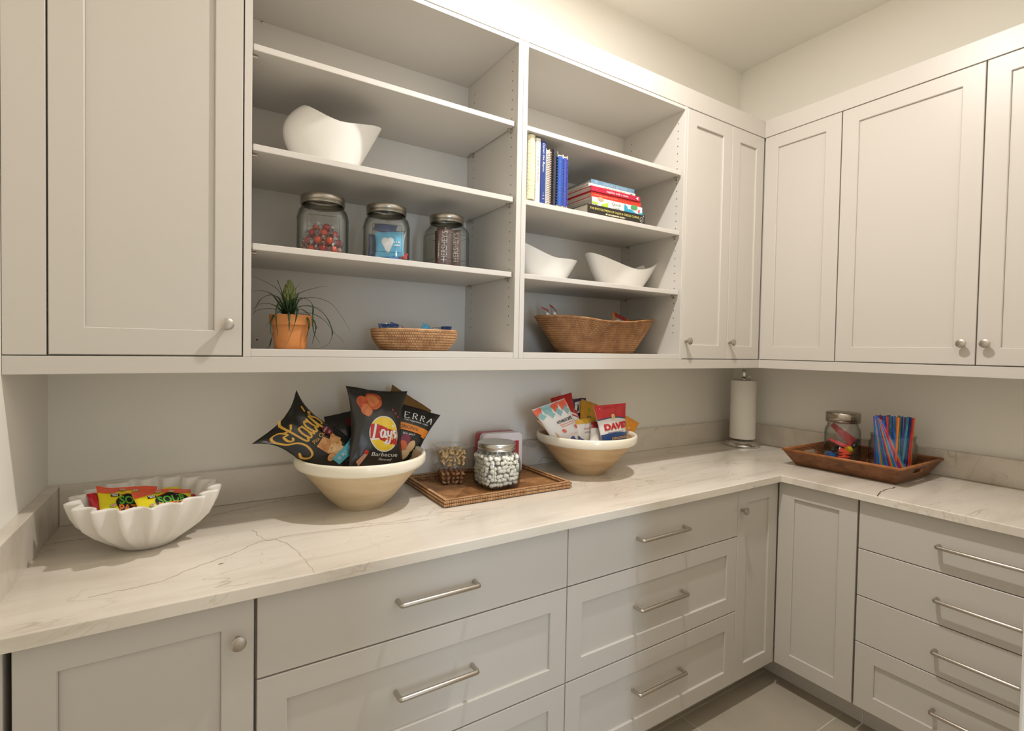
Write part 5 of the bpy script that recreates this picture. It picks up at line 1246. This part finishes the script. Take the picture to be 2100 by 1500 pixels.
# ---------------------------------------------------------------- cook books standing on the shelf
sz = SHELF[1]+.0005
yf = -.345
def xat(u, v): return onY(u, v, yf).x
gbk = 'cook books standing on the shelf'
def upright(name, label, u0, u1, v0, htop, depth, spine, kind, lean=0.0, y=yf):
    """spine faces the room; u0..u1 are where the two spine edges meet the shelf"""
    x0, x1 = onY(u0, v0, y).x, onY(u1, v0, y).x; w_ = x1-x0; c = thing(name, label, 'book', ((x0+x1)/2, y+depth/2, sz), gbk)
    sh = Matrix(((1, 0, lean, -lean*sz), (0, 1, 0, 0), (0, 0, 1, 0), (0, 0, 0, 1)))
    q = MB(); q.box(x0+.0015, x1-.0015, y+.008, y+depth, sz+.003, sz+htop-.003); q.xform(sh).build('pages', PAGES, c)
    q = MB()
    if kind in ('cloth',):
        q.box(x0, x1, y, y+.004, sz, sz+htop, .0015); q.box(x0, x0+.002, y+.003, y+depth+.003, sz, sz+htop, .0006); q.box(x1-.002, x1, y+.003, y+depth+.003, sz, sz+htop, .0006); q.xform(sh).build('cover', spine, c)
    else:
        q.box(x0, x0+.0012, y+.004, y+depth+.003, sz, sz+htop); q.box(x1-.0012, x1, y+.004, y+depth+.003, sz, sz+htop); q.xform(sh).build('cover', spine if kind != 'comb' else PAPER, c)
    xm = (x0+x1)/2
    if kind == 'comb':      # round plastic comb spine with teeth
        r = w_*.52; q = MB(); n = 14; vv = []
        for zz in (sz+.010, sz+htop-.010):
            for k in range(n): a = PI*.92+ (PI*1.16)*k/(n-1); vv.append((xm+r*math.cos(a), y+.012+r*1.0*math.sin(a), zz))
        q.add(vv, [(k, k+1, n+k+1, n+k) for k in range(n-1)]); q.xform(sh).build('comb_spine', spine, c, smooth=True)
        q = MB(); m_ = 17
        for k in range(m_):
            zz = sz+.012+(htop-.024)*k/m_
            for (sx_) in (-1, 1): q.box(xm+sx_*r*.80-.002, xm+sx_*r*.80+.002, y+.002, y+.020, zz, zz+.0075)
        q.xform(sh).build('comb_teeth', spine, c)
        q = MB()
        for zz in (.045, .055, .075, htop-.075, htop-.055, htop-.03):
            q.tube([(xm+r*1.004*math.cos(a), y+.012+r*1.004*math.sin(a), sz+zz) for a in [PI*.96+PI*1.08*k/10 for k in range(11)]], .0004, 4)
        q.xform(sh).build('spine_lines', plain('comb_groove', 150, 138, 108, .6), c)
    if kind == 'coil':
        q = MB(); r = w_*.50; turns = int(htop/.0085); pts = []
        for k in range(turns*10+1): a = 2*PI*k/10; pts.append((xm+r*math.cos(a), y+.008+r*.9*math.sin(a), sz+.008+(htop-.016)*k/(turns*10)))
        q.tube(pts, .0012, 5, caps=False); q.xform(sh).build('coil', plain('coil_white', 232, 226, 214, .4) if spine is not DARKBK else plain('coil_black', 40, 38, 36, .4), c, smooth=True)
    if kind == 'coilbar':
        q = MB(); r = w_*.50; turns = int(htop/.011); pts = []
        for k in range(turns*10+1): a = 2*PI*k/10; pts.append((xm+r*1.1*math.cos(a), y+.008+r*.9*math.sin(a), sz+.008+(htop-.016)*k/(turns*10)))
        q.tube(pts, .0012, 5, caps=False); q.xform(sh).build('coil', plain('coil_black', 40, 38, 36, .4), c, smooth=True)
        q = MB(); q.box(xm-w_*.30, xm+w_*.30, y-.002, y+.010, sz+.002, sz+htop+.004, .002); q.xform(sh).build('spine_bar', spine, c)
    def S(a, b, off): return sh @ Vector((x0+w_*a, y-off-.0004, sz+htop*b))
    return c, Print(S, w_, htop)
CREAMBK = plain('comb_cream', 238, 226, 180, .4); DARKBK = plain('book_charcoal', 56, 58, 62, .5); BROWNBK = plain('book_brown', 112, 60, 42, .6); BLUEBK = mat('comb_blue', rgb(44, 86, 168), .35); BLUEBK2 = mat('comb_blue_dark', rgb(58, 70, 160), .35); WHBK = plain('book_white', 240, 236, 226, .5); NAVYBK = plain('book_navy', 40, 62, 128, .5)
upright('spiral_book', 'thick cream comb bound book at the left end of the upright row', 1082, 1097, 406, .243, .16, CREAMBK, 'comb')
c, pr = upright('spiral_book', 'slim white book with red and black spine lettering, second in the upright row', 1098, 1107, 409, .228, .15, WHBK, 'cloth')
pr.text('Cane in', .5, .60, .0062, BLACK, -PI/2, width=.05, shear=.2); pr.text('Roses', .5, .40, .0062, RED, -PI/2, width=.035, shear=.2); pr.done('spine_print', c)
c, pr = upright('spiral_book', 'navy blue book with white script on its spine, third in the upright row', 1108, 1118.5, 413, .222, .15, NAVYBK, 'cloth')
pr.text('Down the Bayou', .5, .74, .0085, WHITE, -PI/2, width=.100, shear=.15); pr.text('A', .5, .18, .004, WHITE); pr.text('COOK', .5, .14, .0035, WHITE, width=.009); pr.text('BOOK', .5, .09, .0035, WHITE, width=.009); pr.done('spine_print', c)
upright('spiral_book', 'white wire coil bound book right of the navy one', 1119.5, 1127, 416, .202, .15, WHBK, 'coil')
upright('spiral_book', 'thin brown coil bound book between the white coil and the charcoal one', 1127.5, 1131, 417, .201, .15, BROWNBK, 'coil')
upright('spiral_book', 'charcoal black coil bound book in the middle of the upright row', 1132, 1140, 419, .203, .15, DARKBK, 'coilbar')
upright('spiral_book', 'thin cream book squeezed behind the first bright blue comb book', 1140.5, 1143, 419, .207, .15, PAGES, 'cloth', y=yf+.012)
upright('spiral_book', 'bright blue comb bound book, the lighter of the two blue combs', 1143.5, 1154, 421, .196, .14, BLUEBK, 'comb')
upright('spiral_book', 'dark blue comb bound book at the right end of the upright row', 1155, 1164, 423, .195, .14, BLUEBK2, 'comb')

# ---------------------------------------------------------------- stack of lying books
gst = 'cook books lying in a stack'
zz = sz; yS = -.300
def lying(label, u0, u1, v, th, depth, cov, seed, y=yS):
    global zz
    x0, x1 = onY(u0, v, y).x, onY(u1, v, y).x; c = thing('book', label, 'book', ((x0+x1)/2, y+depth/2, zz), gst)
    q = MB(); q.box(x0+.003, x1-.003, y+.004, y+depth-.003, zz+.0022, zz+th-.0022); q.build('pages', PAGES, c)
    q = MB(); q.box(x0, x1, y, y+depth, zz, zz+.0022, .0006); q.box(x0, x1, y, y+depth, zz+th-.0022, zz+th, .0006); q.box(x0, x1, y-.0012, y+.0022, zz+.0003, zz+th-.0003, .0009); q.build('cover', cov, c)
    z_ = zz
    def S(a, b, off): return Vector((x0+(x1-x0)*a, y-.0012-off, z_+th*b))
    zz += th+.0004
    return c, Print(S, x1-x0, th)
BKBL = plain('book_black', 40, 36, 30, .4)
c, pr = lying('thick black book with yellow spine lettering at the bottom of the stack', 1205, 1322, 440, .0430, .22, BKBL, 1, -.335)
pr.text('THE ENCYCLOPEDIA OF CAJUN & CREOLE CUISINE', .46, .66, .0082, plain('letter_yellow', 236, 222, 120, .4), width=pr.W*.86); pr.marks(.46, .34, .006, pr.W*.33, plain('letter_cream', 226, 214, 170, .4)); pr.ell(.935, .5, .0105, .0105, plain('crest_grey', 176, 172, 164, .4), 20, 2); pr.ell(.935, .5, .0085, .0085, BKBL, 20, 2); pr.stroke([[(0, .5), (.4, 0), (1, 1)]], .915, .36, .010, .010, .002, plain('crest_grey', 176, 172, 164, .4)); pr.ell(.965, .84, .0035, .0035, plain('crest_grey', 176, 172, 164, .4), 12, 1); pr.done('spine_print', c)
c, pr = lying('white book with green and teal shapes on its spine, above the black book', 1214, 1317, 420, .0330, .21, WHITE, 2, -.325)
LIME = plain('spine_lime', 176, 206, 60, .4); TEA2 = plain('spine_teal', 40, 160, 190, .4); GR2 = plain('spine_green', 70, 160, 96, .4); TANP = plain('spine_tan', 196, 164, 128, .4)
pr.ell(.16, .86, .016, .008, TANP, 20, 2); pr.poly([(.0, .46), (.10, .40), (.10, .18), (.0, .22)], LIME); pr.ell(.07, .30, .010, .005, LIME); pr.poly([(.17, .30), (.30, .62), (.30, .04), (.19, .06)], LIME)
pr.text('Quick', .46, .66, .012, plain('letter_grey', 120, 118, 112, .4), width=pr.W*.18); pr.text('cook', .47, .22, .010, plain('letter_grey', 120, 118, 112, .4), width=pr.W*.13)
pr.poly([(.62, .95), (.68, .66), (.70, .10), (.62, .05)], TEA2); pr.ell(.82, .78, .020, .0085, GR2); pr.rect(.66, 1, .02, .26, TEA2, 8, 3, top=lambda t: .2*math.sin(t*7)); pr.ell(.92, .45, .006, .006, plain('spine_pink', 226, 96, 110, .4)); pr.done('spine_print', c)
c, pr = lying('bright red book in the middle of the stack', 1212, 1314, 405, .0205, .20, plain('book_red', 226, 58, 40, .4), 3, -.32)
pr.marks(.28, .5, .005, pr.W*.46, plain('letter_pink', 240, 130, 110, .4)); pr.done('spine_print', c)
c, pr = lying('crimson book with white spine lettering, third from the top of the stack', 1212, 1313, 394, .0200, .225, plain('book_crimson', 186, 34, 66, .4), 4, -.325)
pr.text('napkins with a twist', .52, .50, .0090, WHITE, width=pr.W*.44); pr.text('I', .10, .5, .008, plain('letter_pink', 240, 130, 150, .4)); pr.poly([(.90, .5), (.95, .85), (.95, .15)], WHITE); pr.done('spine_print', c)
c, pr = lying('pale cream book with pink lettering, second from the top of the stack', 1207, 1303, 386, .0140, .20, plain('book_cream', 240, 226, 212, .5), 5, -.31)
pr.marks(.52, .5, .006, pr.W*.48, plain('letter_rose', 226, 150, 140, .4)); pr.rect(.88, .93, .3, .7, plain('letter_grey', 120, 118, 112, .4), 2, 2); pr.done('spine_print', c)
c, pr = lying('blue grey book with pale capitals on the top of the stack', 1212, 1301, 378, .0185, .19, plain('book_bluegrey', 108, 142, 164, .45), 6, -.305)
pr.text('SERIOUSLY DELICIOUS', .54, .5, .0088, plain('letter_paleblue', 178, 202, 214, .4), width=pr.W*.56); pr.rect(.06, .14, .15, .85, plain('spine_blue', 130, 160, 180, .4), 2, 2); pr.rect(.94, .98, .1, .9, plain('spine_blue2', 92, 140, 170, .4), 2, 2); pr.done('spine_print', c)
